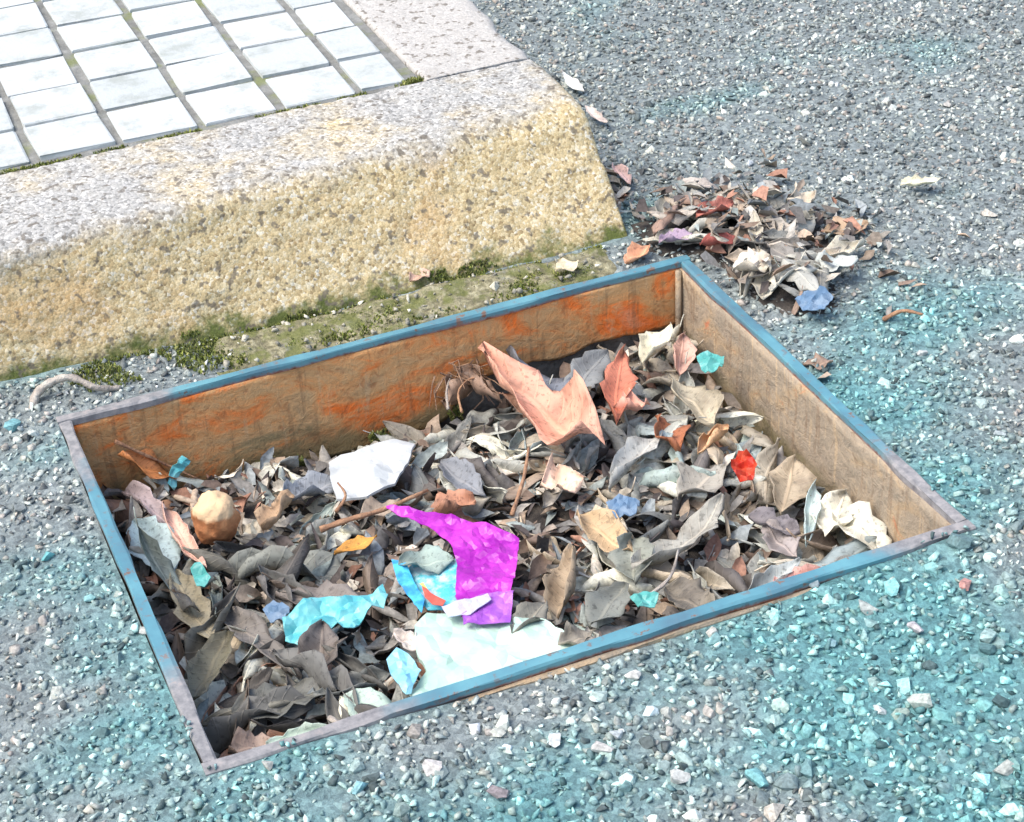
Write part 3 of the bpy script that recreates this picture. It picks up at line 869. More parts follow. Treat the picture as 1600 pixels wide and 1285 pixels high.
VARIANTS = []
for k in range(22):
    r = np.random.default_rng(500 + k)
    L = 0.070; w = r.uniform(0.024, 0.036)
    cup = r.choice([0.8, 1.2, 1.6, 2.1, -0.9, -1.4, -2.0, 2.6]); bend = r.uniform(-1.4, 1.6); tw = r.uniform(-1.5, 1.5)
    P = leaf_arrays(L, w, cup, bend, tw, r.uniform(0.05, 0.15), 700 + k, r.uniform(0.7, 1.05))
    state = 'rolled' if abs(cup) > 1.4 else ('curled' if abs(bend) > 0.8 or abs(cup) > 0.9 else ('twisted' if abs(tw) > 0.7 else 'flat'))
    VARIANTS.append((P, leaf_mesh('leaf', P, seed=k, stalk=0.012 if k % 3 else 0.0), state, w))

def dense(P, n=4):
    """bilinear refinement of the blade grid for the height map"""
    a = np.linspace(0, P.shape[0] - 1, (P.shape[0] - 1) * n + 1); b = np.linspace(0, P.shape[1] - 1, (P.shape[1] - 1) * 3 + 1)
    i = np.minimum(a.astype(int), P.shape[0] - 2); j = np.minimum(b.astype(int), P.shape[1] - 2)
    fa = (a - i)[:, None, None]; fb = (b - j)[None, :, None]
    Q = P[i][:, j] * (1 - fa) * (1 - fb) + P[i + 1][:, j] * fa * (1 - fb) + P[i][:, j + 1] * (1 - fa) * fb + P[i + 1][:, j + 1] * fa * fb
    return Q.reshape(-1, 3)
DENSE = [dense(v[0]) for v in VARIANTS]

class Field:
    """height field that leaves are dropped onto"""
    def __init__(s, x0, y0, H): s.x0, s.y0, s.H = x0, y0, H; s.ny, s.nx = H.shape
    def ij(s, p):
        i = np.clip(((p[:, 0] - s.x0) / GS + 0.5).astype(int), 0, s.nx - 1); j = np.clip(((p[:, 1] - s.y0) / GS + 0.5).astype(int), 0, s.ny - 1)
        return i, j
    def rest(s, p, pct):
        i, j = s.ij(p); return float(np.percentile(s.H[j, i] - p[:, 2], pct))
    def stamp(s, p):
        i, j = s.ij(p); np.maximum.at(s.H, (j, i), p[:, 2])
PITF = Field(HX0, HY0, H)

# things in the litter that other labels can point at (world x, y)
LAND = []
def landmark(name, p): LAND.append((name, p[0], p[1]))

# footprint of the litter pieces that lie on top: keep the leaves lower there
def poly_mask(poly):
    m = np.zeros(GX.shape, bool); n = len(poly)
    for a in range(n):
        x1, y1 = poly[a][:2]; x2, y2 = poly[(a + 1) % n][:2]
        c = ((y1 > GY) != (y2 > GY)) & (GX < (x2 - x1) * (GY - y1) / (y2 - y1 + 1e-12) + x1)
        m ^= c
    return m
TRAY = [(0.1814, -0.3185, -0.0480), (0.1937, -0.3114, -0.0490), (0.2159, -0.3148, -0.0500), (0.2239, -0.3267, -0.0500), (0.2419, -0.3404, -0.0500), (0.2648, -0.3424, -0.0500), (0.2693, -0.3661, -0.0480), (0.2803, -0.3896, -0.0460), (0.2790, -0.4114, -0.0460), (0.2236, -0.4183, -0.0430), (0.1774, -0.4179, -0.0420), (0.1488, -0.4150, -0.0420), (0.1518, -0.3886, -0.0430), (0.1695, -0.3759, -0.0440), (0.1714, -0.3506, -0.0460)]
CARD = [(0.1963, -0.0780, -0.0660), (0.2134, -0.0768, -0.0640), (0.2517, -0.0738, -0.0640), (0.2672, -0.0896, -0.0630), (0.2507, -0.1191, -0.0620), (0.2319, -0.1380, -0.0600), (0.2067, -0.1432, -0.0620), (0.1852, -0.1319, -0.0660), (0.1887, -0.1087, -0.0660)]
WRAP = [(0.2080, -0.1770, -0.0500), (0.2192, -0.1857, -0.0480), (0.2349, -0.2040, -0.0460), (0.2536, -0.2258, -0.0450), (0.2706, -0.2454, -0.0460), (0.2849, -0.2655, -0.0480), (0.2701, -0.2954, -0.0470), (0.2565, -0.3201, -0.0480), (0.2427, -0.3408, -0.0500), (0.2136, -0.3279, -0.0500), (0.2176, -0.3058, -0.0490), (0.2315, -0.2760, -0.0470), (0.2362, -0.2511, -0.0470), (0.2318, -0.2281, -0.0480), (0.2208, -0.2018, -0.0500)]
WPRINT = [(0.2019, -0.2515, -0.0550), (0.2102, -0.2500, -0.0530), (0.2238, -0.2610, -0.0525), (0.2366, -0.2637, -0.0515), (0.2202, -0.3033, -0.0530), (0.2183, -0.3154, -0.0540), (0.1967, -0.3049, -0.0550), (0.1944, -0.2781, -0.0560), (0.1937, -0.2570, -0.0560)]
CYAN = [(0.0979, -0.2782, -0.0500), (0.1129, -0.2688, -0.0460), (0.1315, -0.2723, -0.0420), (0.1519, -0.2830, -0.0440), (0.1594, -0.2830, -0.0420), (0.1725, -0.2810, -0.0400), (0.1728, -0.2905, -0.0420), (0.1660, -0.2980, -0.0440), (0.1488, -0.3049, -0.0460), (0.1361, -0.3107, -0.0480), (0.1303, -0.3038, -0.0440), (0.1168, -0.3073, -0.0480), (0.1006, -0.3048, -0.0520), (0.0933, -0.2950, -0.0520)]
for poly, dz in ((TRAY, 0.012), (CARD, 0.010), (WRAP, 0.018), (WPRINT, 0.014), (CYAN, 0.016)):
    T = T - dz * poly_mask(poly)

# fragments first: broken bits that fill the gaps
def fragments(name, n, place, label, cat, seed):
    r = np.random.default_rng(seed)
    Vs = np.zeros((n, 6, 3)); C = np.zeros((n, 6, 3))
    pal = np.array([lin(*c[0])[:3] for c in LEAFC])
    for k in range(n):
        x, y, z = place(r)
        s = r.uniform(0.003, 0.011); a = r.uniform(0, 6.28); asp = r.uniform(0.3, 0.6)
        q = np.array([(-1, 0, 0), (-.35, -asp * r.uniform(.6, 1.1), 0.3), (.5, -asp * r.uniform(.5, 1), 0.3), (1.1, 0, 0), (.45, asp * r.uniform(.6, 1.1), 0.3), (-.4, asp * r.uniform(.5, 1), 0.3)]) * s
        q[:, :2] += r.normal(0, s * 0.15, (6, 2)); q[:, 2] *= r.choice([-1, 1, 1.6])
        t1, t2 = r.normal(0, 0.5, 2); q[:, 2] += q[:, 0] * t1 + q[:, 1] * t2
        c, sn = math.cos(a), math.sin(a)
        Vs[k] = np.column_stack([q[:, 0] * c - q[:, 1] * sn + x, q[:, 0] * sn + q[:, 1] * c + y, q[:, 2] + z])
        C[k] = pal[r.integers(0, len(pal))] * r.uniform(0.7, 1.4)
    F = (np.array([(0, 1, 2, 3), (0, 3, 4, 5)])[None] + (np.arange(n) * 6)[:, None, None]).reshape(-1, 4)
    o = big_mesh(name, Vs.reshape(-1, 3), F, M_FRAG, C.reshape(-1, 3), smooth=False)
    return tag(o, label, cat, kind='stuff')
def frag_place(r):
    i = r.integers(6, NX - 6); j = r.integers(6, NY - 6)
    return gx[i], gy[j], H[j, i] + r.uniform(0.001, 0.012)
fragments('leaf_fragments', 2200, frag_place, 'broken dark leaf scraps between the leaves in the pit', 'leaf scraps', 71)

def small_leaves(name, n, place, label, seed, smin, smax, tilt):
    r = np.random.default_rng(seed); pal = np.array([lin(*c[0])[:3] for c in LEAFC])
    small = [leaf_arrays(0.07, r.uniform(0.02, 0.034), r.choice([0.9, 1.6, 2.2, -1.0, -1.8]), r.uniform(-1.6, 1.6), r.uniform(-1.5, 1.5), 0.12, 900 + k, r.uniform(0.6, 1.0), 0.0, 6, 4) for k in range(12)]
    fb = np.array([(i * 5 + j, (i + 1) * 5 + j, (i + 1) * 5 + j + 1, i * 5 + j + 1) for i in range(6) for j in range(4)])
    Vs, Fs, Cs = [], [], []
    for k in range(n):
        x, y, z = place(r); q = small[r.integers(0, 12)].reshape(-1, 3) * r.uniform(smin, smax)
        e = Matrix.Rotation(r.uniform(0, 6.283), 3, 'Z') @ Matrix.Rotation(r.normal(0, tilt), 3, 'Y') @ Matrix.Rotation(r.normal(0, tilt), 3, 'X')
        q = q @ np.array(e).T; q[:, 0] = np.clip(q[:, 0] + x, IX0 + 0.002, IX1 - 0.007); q[:, 1] = np.clip(q[:, 1] + y, IY0 + 0.002, IY1 - 0.004); q[:, 2] += z
        Fs.append(fb + k * 35); Vs.append(q); Cs.append(np.repeat(pal[r.integers(0, len(pal))][None] * r.uniform(0.75, 1.45), 35, 0))
    o = big_mesh(name, np.concatenate(Vs), np.concatenate(Fs), M_FRAG, np.concatenate(Cs), smooth=True)
    return tag(o, label, 'leaf litter', kind='stuff')
def under_place(r):
    i = r.integers(2, NX - 2); j = r.integers(2, NY - 2)
    return gx[i], gy[j], H[j, i] + r.uniform(0.004, 0.018)
small_leaves('leaf_litter', 620, under_place, 'small curled grey brown leaf litter packed under the larger leaves', 78, 0.32, 0.62, 0.5)

FILL = []          # (object, colour word, state, size word) labelled once everything is placed
PTS = {}
def put(me, Mx, col, word, state, size, store, p, field):
    o = bpy.data.objects.new('leaf', me); link(o)
    o.matrix_world = Mx; o.color = col
    store.append((o, word, state, size)); PTS[o.name] = (p, field)
    return o
def pick_col(r):
    w = np.array([c[2] for c in LEAFC], float); k = r.choice(len(LEAFC), p=w / w.sum())
    c = np.array(lin(*LEAFC[k][0])); c[:3] *= r.uniform(0.8, 1.2) * np.array([0.95, 1.02, 1.0]); return tuple(c), LEAFC[k][1]

def fill_leaves(field, T, n, seed, inside, store, pct, tilt, smin=0.7, smax=1.2, cmul=1.0, lim=None, ysc=1.0):
    r = np.random.default_rng(seed); placed = 0
    for attempt in range(n * 6):
        if placed >= n: break
        gap = T - field.H
        cand = r.integers(0, field.H.size, 24)
        g = gap.ravel()[cand]; b = cand[np.argmax(g)]
        j, i = divmod(int(b), field.nx); x = field.x0 + i * GS; y = field.y0 + j * GS
        if g.max() < 0.002: continue
        k = int(r.integers(0, len(VARIANTS))); s = r.uniform(smin, smax)
        e = Matrix.Rotation(r.uniform(0, 6.283), 4, 'Z') @ Matrix.Rotation(r.normal(0, tilt), 4, 'Y') @ Matrix.Rotation(r.normal(0, tilt * 1.1) + (math.pi if r.random() < 0.3 else 0), 4, 'X') @ Matrix.Diagonal((s, s * ysc, s, 1))
        A = np.array(e.to_3x3()); p = DENSE[k] @ A.T
        lo, hi = p.min(0), p.max(0)
        x, y = inside(x, y, lo, hi)
        p = p + np.array([x, y, 0]); z = field.rest(p, pct)
        top = (p[:, 2] + z)
        ti, tj = field.ij(p)
        if np.max(top - T[tj, ti]) > (0.012 if lim is None else lim): continue
        p[:, 2] += z; field.stamp(p)
        col, word = pick_col(r); col = (col[0] * cmul, col[1] * cmul, col[2] * cmul, 1)
        size = 'small' if s < 0.82 else ('large' if s > 1.1 else '')
        put(VARIANTS[k][1], Matrix.Translation((x, y, z)) @ e, col, word, VARIANTS[k][2], size, store, p.copy(), field); placed += 1
    return placed
def in_pit_box(x, y, lo, hi):
    x = min(max(x, IX0 + 0.002 - lo[0]), IX1 - 0.007 - hi[0]); y = min(max(y, IY0 + 0.002 - lo[1]), IY1 - 0.004 - hi[1])
    return x, y
fill_leaves(PITF, T, 250, 11, in_pit_box, FILL, 70, 0.45, 0.68, 1.3, 1.4)

# ------------------------------------------------------------------ the leaves one can point at
def key_leaf(base, tip, w, col, label, cup=0.7, bend=0.4, twist=0.3, roll=0.0, shape=0.85, wave=0.11, stalk=0.0, field=None, free=0.006, seed=None, group=None, thick=0.00045, store_land=None):
    b, t = Vector(base), Vector(tip)
    L = (t - b).length
    seed = seed if seed is not None else int(abs(b.x) * 1e5 + abs(b.y) * 7e5) % 100000
    P = leaf_arrays(L * (1 + 0.04 * bend * bend), w * 1.05, cup * 1.25 + 0.3, bend * 1.25, twist, wave, seed, shape)
    me = leaf_mesh('leaf', P, thick, stalk, seed)
    ax = (t - b).normalized(); side = Vector((0, 0, 1)).cross(ax)
    side = side.normalized() if side.length > 1e-4 else Vector((0, 1, 0)); up = ax.cross(side)
    B = Matrix((ax, side, up)).transposed().to_4x4() @ Matrix.Rotation(roll, 4, 'X')
    c = (b + t) / 2
    p = dense(P) @ np.array(B.to_3x3()).T + np.array(c)
    if field is not None:
        dz = max(-free, min(free, field.rest(p, 80)))
        c = c + Vector((0, 0, dz)); p[:, 2] += dz; field.stamp(p)
    o = bpy.data.objects.new('leaf', me); link(o); o.matrix_world = Matrix.Translation(c) @ B
    cc = lin(*col); o.color = (cc[0] * 1.12, cc[1] * 1.17, cc[2] * 1.14, 1)
    tag(o, label, 'leaf', group)
    if group == HG: o.color = (cc[0] * 0.92, cc[1] * 0.88, cc[2] * 0.86, 1)
    if store_land: landmark(store_land, c)
    return o
KG = 'leaves lying in the pit'; HG = 'leaves heaped on the road behind the frame'
def kl(*a, **k): return key_leaf(*a, field=PITF, group=KG, **k)

kl((0.3806, -0.2002, -0.0300), (0.3612, -0.0184, -0.0400), 0.072, (200, 146, 124), 'big peach pink leaf lying on top near the middle of the back wall', cup=0.75, bend=1.0, twist=0.7, roll=-0.15, shape=0.72, wave=0.17, free=0.012, store_land='the big peach pink leaf')
kl((0.4085, -0.1021, -0.0460), (0.3781, -0.0112, -0.0360), 0.030, (118, 120, 128), 'blue grey leaf with turned up reddish tip behind the big peach leaf', cup=1.2, bend=0.5, twist=0.4, roll=0.5, free=0.01)
kl((0.4138, -0.1618, -0.0300), (0.4669, -0.0629, -0.0300), 0.030, (190, 116, 92), 'narrow rust red leaf standing upright right of the big peach leaf', cup=1.0, bend=0.4, roll=0.2, free=0.012, store_land='the rust red upright leaf')
kl((0.4078, -0.0839, -0.0500), (0.4625, -0.0414, -0.0360), 0.030, (122, 122, 122), 'plain grey leaf leaning between the big peach leaf and the rust red one', cup=0.5, bend=-0.4, roll=0.2, free=0.01)
kl((0.4806, -0.0790, -0.0360), (0.5187, -0.0517, -0.0220), 0.032, (206, 196, 172), 'whitish oval leaf standing up in the back right corner', cup=0.6, bend=0.3, roll=-0.3, free=0.012, store_land='the whitish oval leaf')
kl((0.5006, -0.1015, -0.0420), (0.5231, -0.0645, -0.0260), 0.026, (192, 150, 134), 'pinkish upright leaf against the corner beside the whitish oval leaf', cup=0.8, bend=0.5, roll=0.4, free=0.012)
kl((0.4950, -0.1750, -0.0440), (0.4845, -0.1145, -0.0300), 0.046, (176, 162, 140), 'broad beige oval leaf just below the back right corner', cup=0.5, bend=0.3, roll=0.15, shape=0.75, free=0.012, store_land='the broad beige leaf')
kl((0.3832, -0.2089, -0.0480), (0.4470, -0.1774, -0.0340), 0.030, (168, 164, 158), 'long light grey folded leaf pointing up right of the pit centre', cup=1.1, bend=-0.3, roll=-0.2, free=0.012)
kl((0.4523, -0.1961, -0.0460), (0.4485, -0.1607, -0.0320), 0.036, (156, 96, 66), 'curled reddish brown leaf with a dark hollow below the whitish leaf', cup=1.8, bend=0.8, roll=0.4, free=0.012)
kl((0.4217, -0.1402, -0.0340), (0.4516, -0.1451, -0.0340), 0.030, (210, 152, 132), 'salmon pink leaf at the foot of the rust red upright leaf', cup=1.0, bend=0.7, roll=-0.3, free=0.012)
kl((0.4646, -0.2057, -0.0440), (0.5014, -0.1903, -0.0400), 0.028, (206, 160, 120), 'small tan cupped leaf under the broad beige leaf', cup=1.5, bend=0.5, free=0.012)
kl((0.3187, -0.0275, -0.0740), (0.3573, 0.0029, -0.0520), 0.044, (150, 122, 104), 'brown grey crumpled leaf leaning on the back plate behind the big peach leaf', cup=1.3, bend=0.9, twist=0.8, wave=0.16, shape=0.6, free=0.004)
kl((0.3534, -0.0590, -0.0660), (0.3369, -0.0082, -0.0580), 0.036, (136, 110, 94), 'dull brown rolled leaf at the foot of the back plate left of the peach leaf', cup=1.6, bend=0.9, twist=0.6, wave=0.16, free=0.004)
kl((0.3355, -0.1906, -0.0460), (0.3663, -0.2029, -0.0420), 0.040, (214, 180, 158), 'pale peach crumpled leaf below the big peach leaf', cup=0.8, bend=0.9, twist=0.8, wave=0.14, shape=0.6, free=0.01)
kl((0.2778, -0.1185, -0.0560), (0.2928, -0.1776, -0.0520), 0.032, (124, 124, 128), 'slate grey leaf lying right of the white card', cup=0.8, bend=0.3, roll=0.2)
kl((0.2433, -0.1864, -0.0520), (0.2831, -0.1803, -0.0520), 0.038, (178, 126, 100), 'light brown leaf just above the magenta wrapper', cup=0.6, bend=0.3, roll=-0.2, shape=0.7)
kl((0.2827, -0.3402, -0.0500), (0.3247, -0.2798, -0.0400), 0.040, (152, 132, 110), 'tan leaf folded lengthwise standing right of the magenta wrapper', cup=1.1, bend=0.5, roll=-0.5, free=0.012, store_land='the tan folded leaf')
kl((0.3405, -0.2448, -0.0460), (0.3616, -0.3013, -0.0500), 0.034, (178, 150, 118), 'yellowish tan leaf with grey tip in the middle of the pit', cup=0.8, bend=0.6, roll=0.2)
kl((0.3502, -0.3246, -0.0500), (0.4505, -0.2872, -0.0440), 0.034, (156, 150, 140), 'longest grey leaf lying across the right half of the pit', cup=1.2, bend=0.9, twist=0.5, roll=-0.3, free=0.01, store_land='the longest grey leaf')
kl((0.3651, -0.2887, -0.0460), (0.3468, -0.3338, -0.0500), 0.034, (128, 128, 118), 'olive grey rounded leaf at the lower end of the longest grey leaf', cup=1.4, bend=0.4, shape=0.7)
kl((0.4900, -0.2964, -0.0560), (0.5288, -0.2455, -0.0460), 0.036, (170, 152, 130), 'warm beige leaf standing near the right wall', cup=0.8, bend=0.3, roll=0.2, free=0.01, store_land='the warm beige leaf')
kl((0.4843, -0.3387, -0.0620), (0.5299, -0.2790, -0.0560), 0.020, (180, 192, 190), 'narrow bluish white leaf near the right wall', cup=1.2, bend=0.4, roll=0.2)
kl((0.5064, -0.3292, -0.0640), (0.5453, -0.3011, -0.0560), 0.036, (216, 208, 192), 'creamy white crumpled leaf by the right wall', cup=1.0, bend=0.8, twist=0.9, wave=0.14, store_land='the creamy white leaf')
kl((0.5231, -0.3194, -0.0580), (0.5387, -0.3738, -0.0640), 0.034, (198, 192, 178), 'pale grey arched leaf in the front right corner', cup=1.6, bend=-1.0, twist=0.4, free=0.01)
kl((0.4126, -0.3804, -0.0580), (0.4684, -0.3609, -0.0520), 0.024, (162, 164, 162), 'light grey narrow leaf near the front right rim', cup=1.2, bend=0.4)
kl((0.4261, -0.3870, -0.0540), (0.4781, -0.3811, -0.0520), 0.026, (196, 146, 136), 'dusty pink leaf just inside the front right rim', cup=0.6, bend=0.4)
kl((0.4727, -0.3492, -0.0580), (0.4669, -0.3108, -0.0520), 0.030, (150, 138, 134), 'mauve grey leaf left of the pale arched leaf', cup=1.0, bend=0.6)
kl((0.0319, -0.0842, -0.0560), (0.0483, -0.1644, -0.0560), 0.036, (170, 184, 184), 'pale blue grey oval leaf close to the left rim', cup=0.5, bend=0.3, roll=0.1, store_land='the pale blue grey leaf')
kl((0.0558, -0.0836, -0.0520), (0.0687, -0.1780, -0.0500), 0.026, (206, 166, 150), 'pinkish long leaf left of the orange brown stone', cup=1.1, bend=0.5, twist=0.6)
kl((0.0366, -0.0313, -0.0520), (0.0610, -0.0994, -0.0520), 0.026, (166, 148, 148), 'mauve narrow leaf in the left corner of the pit', cup=1.0, bend=-0.7)
kl((0.0398, -0.0180, -0.0325), (0.0814, -0.0300, -0.0649), 0.026, (172, 110, 66), 'rusty orange brown leaf leaning in the back left corner', cup=0.8, bend=0.4)
kl((0.0822, -0.1645, -0.0520), (0.1676, -0.2069, -0.0500), 0.046, (122, 122, 116), 'large grey green arched leaf with a black hollow below it', cup=1.3, bend=-0.9, twist=0.4, roll=-0.3, free=0.014, store_land='the large arched leaf')
kl((0.1057, -0.2276, -0.0520), (0.1616, -0.2617, -0.0500), 0.030, (122, 112, 106), 'grey brown flat leaf above the cyan wrapper', cup=0.4, bend=0.4)
kl((0.0995, -0.2026, -0.0520), (0.1120, -0.2451, -0.0560), 0.030, (96, 92, 90), 'dark grey ribbed leaf under the large arched leaf', cup=1.6, bend=0.5)
kl((0.1600, -0.2012, -0.0440), (0.1956, -0.1991, -0.0420), 0.014, (196, 138, 66), 'small golden yellow leaf left of the magenta wrapper', cup=0.5, bend=0.3, free=0.01, store_land='the golden leaf')
kl((0.0571, -0.2066, -0.0520), (0.0987, -0.3120, -0.0480), 0.024, (116, 108, 102), 'long grey brown leaf sloping down to the cyan wrapper', cup=0.9, bend=-0.6)
kl((0.0421, -0.1578, -0.0560), (0.0508, -0.2652, -0.0480), 0.026, (150, 138, 116), 'khaki narrow leaf along the left rim', cup=1.2, bend=0.4)
kl((0.0591, -0.2603, -0.0460), (0.0168, -0.3294, -0.0400), 0.030, (104, 98, 82), 'olive brown leaf against the left rim', cup=0.6, bend=0.4, shape=0.7, store_land='the olive brown leaf')
kl((0.0389, -0.3474, -0.0440), (0.1143, -0.3522, -0.0400), 0.032, (100, 98, 92), 'long dark grey leaf near the front left corner', cup=0.5, bend=0.4, shape=0.7, store_land='the long dark leaf')
kl((0.1493, -0.3571, -0.0440), (0.0932, -0.3577, -0.0400), 0.024, (112, 112, 108), 'grey leaf lying left of the mint white tray scrap', cup=0.9, bend=0.5)
kl((0.1111, -0.3691, -0.0380), (0.1402, -0.4087, -0.0380), 0.026, (164, 178, 166), 'pale green grey leaf just inside the front rim', cup=0.6, bend=0.3)
kl((0.0493, -0.3951, -0.0360), (0.0949, -0.3982, -0.0340), 0.018, (170, 182, 170), 'narrow pale green leaf along the front rim near its left end', cup=0.9, bend=0.3)
kl((0.0256, -0.3869, -0.0360), (0.0549, -0.3912, -0.0360), 0.026, (150, 128, 116), 'small brown leaf in the front left corner', cup=0.7, bend=0.4)
kl((0.1216, -0.1419, -0.0540), (0.1557, -0.1149, -0.0480), 0.030, (170, 140, 112), 'tan leaf leaning right of the orange brown stone', cup=0.9, bend=0.4, roll=-0.4)
kl((0.1493, -0.0996, -0.0620), (0.1967, -0.0944, -0.0620), 0.036, (122, 124, 130), 'blue grey leaf left of the white card', cup=0.7, bend=0.4)
kl((0.3387, -0.3326, -0.0480), (0.2985, -0.3639, -0.0500), 0.030, (112, 112, 106), 'dark olive grey leaf between the tan folded leaf and the front rim', cup=0.8, bend=0.4)
kl((0.3656, -0.3460, -0.0540), (0.3861, -0.3862, -0.0500), 0.040, (122, 112, 100), 'brown grey broad leaf near the front rim right of centre', cup=0.7, bend=0.5, shape=0.7)
kl((0.4622, -0.2945, -0.0540), (0.4864, -0.3297, -0.0520), 0.026, (116, 108, 110), 'dark mauve leaf below the red crumpled scrap', cup=0.7, bend=0.3)
kl((0.4246, -0.2505, -0.0520), (0.4736, -0.2369, -0.0460), 0.034, (146, 138, 128), 'grey beige leaf left of the red crumpled scrap', cup=0.8, bend=0.4)
kl((0.1048, -0.3369, -0.0380), (0.1203, -0.2996, -0.0260), 0.038, (108, 98, 92), 'grey brown pointed leaf standing over the cyan wrapper', cup=0.5, bend=0.4, shape=0.6, free=0.006, store_land='the pointed leaf')
kl((0.1952, -0.2497, -0.0360), (0.2317, -0.2675, -0.0340), 0.030, (138, 150, 142), 'pale grey green leaf lying over the left arm of the magenta wrapper', cup=0.5, bend=0.4)

# narrow dark shreds lying over the leaves of the near left part, and loose ones by the wrappers
SHRED = []
T2 = np.where((GX < 0.20) & (GY < -0.14), T + 0.022, -1.0)
T2[poly_mask(CYAN) | poly_mask(TRAY)] = -1
_sv = LEAFC
LEAFC = [((96, 92, 88), 'dark grey', 4), ((78, 72, 68), 'blackish', 3), ((116, 110, 100), 'olive grey', 3), ((128, 132, 126), 'greenish grey', 2), ((104, 88, 76), 'dark brown', 3)]
fill_leaves(PITF, T2, 34, 91, in_pit_box, SHRED, 66, 0.3, 0.75, 1.25, 1.25, lim=0.03, ysc=0.5)
LEAFC = _sv
kl((0.2616, -0.3888, -0.0360), (0.2870, -0.3897, -0.0340), 0.022, (128, 120, 110), 'grey leaf lying over the right tip of the mint white tray scrap', cup=0.8, free=0.004)
kl((0.2382, -0.3627, -0.0360), (0.2749, -0.3363, -0.0400), 0.024, (124, 118, 108), 'grey leaf touching the lower right corner of the magenta wrapper', cup=1.0, free=0.006)
kl((0.1928, -0.1637, -0.0500), (0.2285, -0.1613, -0.0500), 0.022, (150, 132, 116), 'brownish leaf lying over the lower edge of the white card', cup=0.8, free=0.006)
kl((0.1640, -0.3205, -0.0400), (0.1770, -0.3411, -0.0380), 0.020, (206, 192, 184), 'small pinkish white crumpled leaf left of the mint white tray scrap', cup=1.0, wave=0.16, free=0.006)

# ------------------------------------------------------------------ litter: sheets cut from an outline, crumpled, with thickness
def sheet(name, outline, mat, parent=None, th=0.0012, step=0.006, crumple=0.003, seed=0, cscale=60.0, lift=0.0, up=True):
    pts = np.array(outline, float)
    pts[:, 2] += lift
    c = pts.mean(0)
    # local frame: best plane through the outline
    u, s, vt = np.linalg.svd(pts - c); ax, ay, az = vt[0], vt[1], vt[2]
    if az[2] < 0: az = -az; ay = -ay
    loc = np.stack([(pts - c) @ ax, (pts - c) @ ay, (pts - c) @ az], 1)
    # outline resampled
    out = []
    n = len(loc); rr = np.random.default_rng(seed + 900)
    for i in range(n):
        a, b = loc[i], loc[(i + 1) % n]; k = max(1, int(np.linalg.norm(b[:2] - a[:2]) / step))
        for q in range(k):
            p = a + (b - a) * q / k
            p[:2] += rr.normal(0, step * 0.05, 2) if q else 0
            out.append(p)
    out = np.array(out)
    def ins(x, y):
        m = False
        for i in range(len(loc)):
            x1, y1 = loc[i][:2]; x2, y2 = loc[(i + 1) % len(loc)][:2]
            if (y1 > y) != (y2 > y) and x < (x2 - x1) * (y - y1) / (y2 - y1 + 1e-12) + x1: m = not m
        return m
    inner = []
    for x in np.arange(out[:, 0].min(), out[:, 0].max(), step):
        for y in np.arange(out[:, 1].min(), out[:, 1].max(), step):
            jx, jy = x + rr.uniform(-.3, .3) * step, y + rr.uniform(-.3, .3) * step
            if ins(jx, jy) and np.min(np.hypot(out[:, 0] - jx, out[:, 1] - jy)) > step * 0.55: inner.append((jx, jy))
    allp = [Vector((p[0], p[1])) for p in out] + [Vector(p) for p in inner]
    e = [(i, (i + 1) % len(out)) for i in range(len(out))]
    V2, _, F2, _, _, _ = delaunay_2d_cdt(allp, e, [], 1, 1e-6)
    V2 = np.array([v[:] for v in V2])
    # height: interpolate the outline's own height, add creases
    d = np.hypot(V2[:, None, 0] - out[None, :, 0], V2[:, None, 1] - out[None, :, 1]) + 1e-4
    w = 1 / d ** 2; h = (w * out[None, :, 2]).sum(1) / w.sum(1)
    cr = np.abs(fbm(V2[:, 0] + seed, V2[:, 1], cscale, seed, 2) - 0.5) * 2 + 0.5 * np.abs(fbm(V2[:, 0], V2[:, 1] + seed, cscale * 2.3, seed + 3, 2) - 0.5) * 2
    h = h + (cr - 0.35) * crumple * 2
    W3 = lambda q, hh: c[None] + q[:, :1] * ax[None] + q[:, 1:2] * ay[None] + hh[:, None] * az[None]
    top = W3(V2, h + th / 2); bot = W3(V2, h - th / 2); K = len(V2)
    F = [tuple(f) for f in F2] + [tuple(K + i for i in f[::-1]) for f in F2]
    cnt = {}
    for f in F2:
        for a, b in zip(f, list(f[1:]) + [f[0]]):
            cnt[(a, b)] = 1
    for (a, b) in list(cnt):
        if (b, a) not in cnt: F.append((b, a, K + a, K + b))
    V = np.concatenate([top, bot])
    org = Vector(c)
    o = mesh_obj(name, (V - np.array(org)) if parent is None else (V - np.array(parent.location)), F, mat, parent)
    if parent is None: o.location = org
    bm = bmesh.new(); bm.from_mesh(o.data); bmesh.ops.recalc_face_normals(bm, faces=bm.faces); bm.to_mesh(o.data); bm.free()
    return o, V

M_MINT = mat_sheet('mint_white_foam', lin(178, 208, 190), lin(198, 216, 200), 0.5, 30)
M_WHITE = mat_sheet('white_card', lin(200, 202, 198), lin(172, 176, 174), 0.6, 30)
M_MAG = mat_sheet('magenta_foil', lin(150, 16, 152), lin(196, 58, 186), 0.35, 34, 0.5)
M_VIO = mat_sheet('violet_print', lin(150, 76, 178), lin(176, 104, 194), 0.35, 60, 0.5)
M_CY = mat_sheet('cyan_plastic', lin(88, 176, 182), lin(136, 204, 202), 0.35, 50, 0.5)
M_PRINT = mat_sheet('cyan_white_print', lin(84, 188, 200), lin(196, 206, 208), 0.4, 110, 0.4)
M_CY2 = mat_sheet('teal_plastic', lin(78, 158, 150), lin(104, 176, 168), 0.35, 50, 0.5)
M_BLUE = mat_sheet('blue_print', lin(40, 130, 196), lin(84, 190, 226), 0.35, 80, 0.5)
M_DULL = mat_sheet('dusty_blue_plastic', lin(96, 124, 150), lin(120, 140, 158), 0.5, 60)
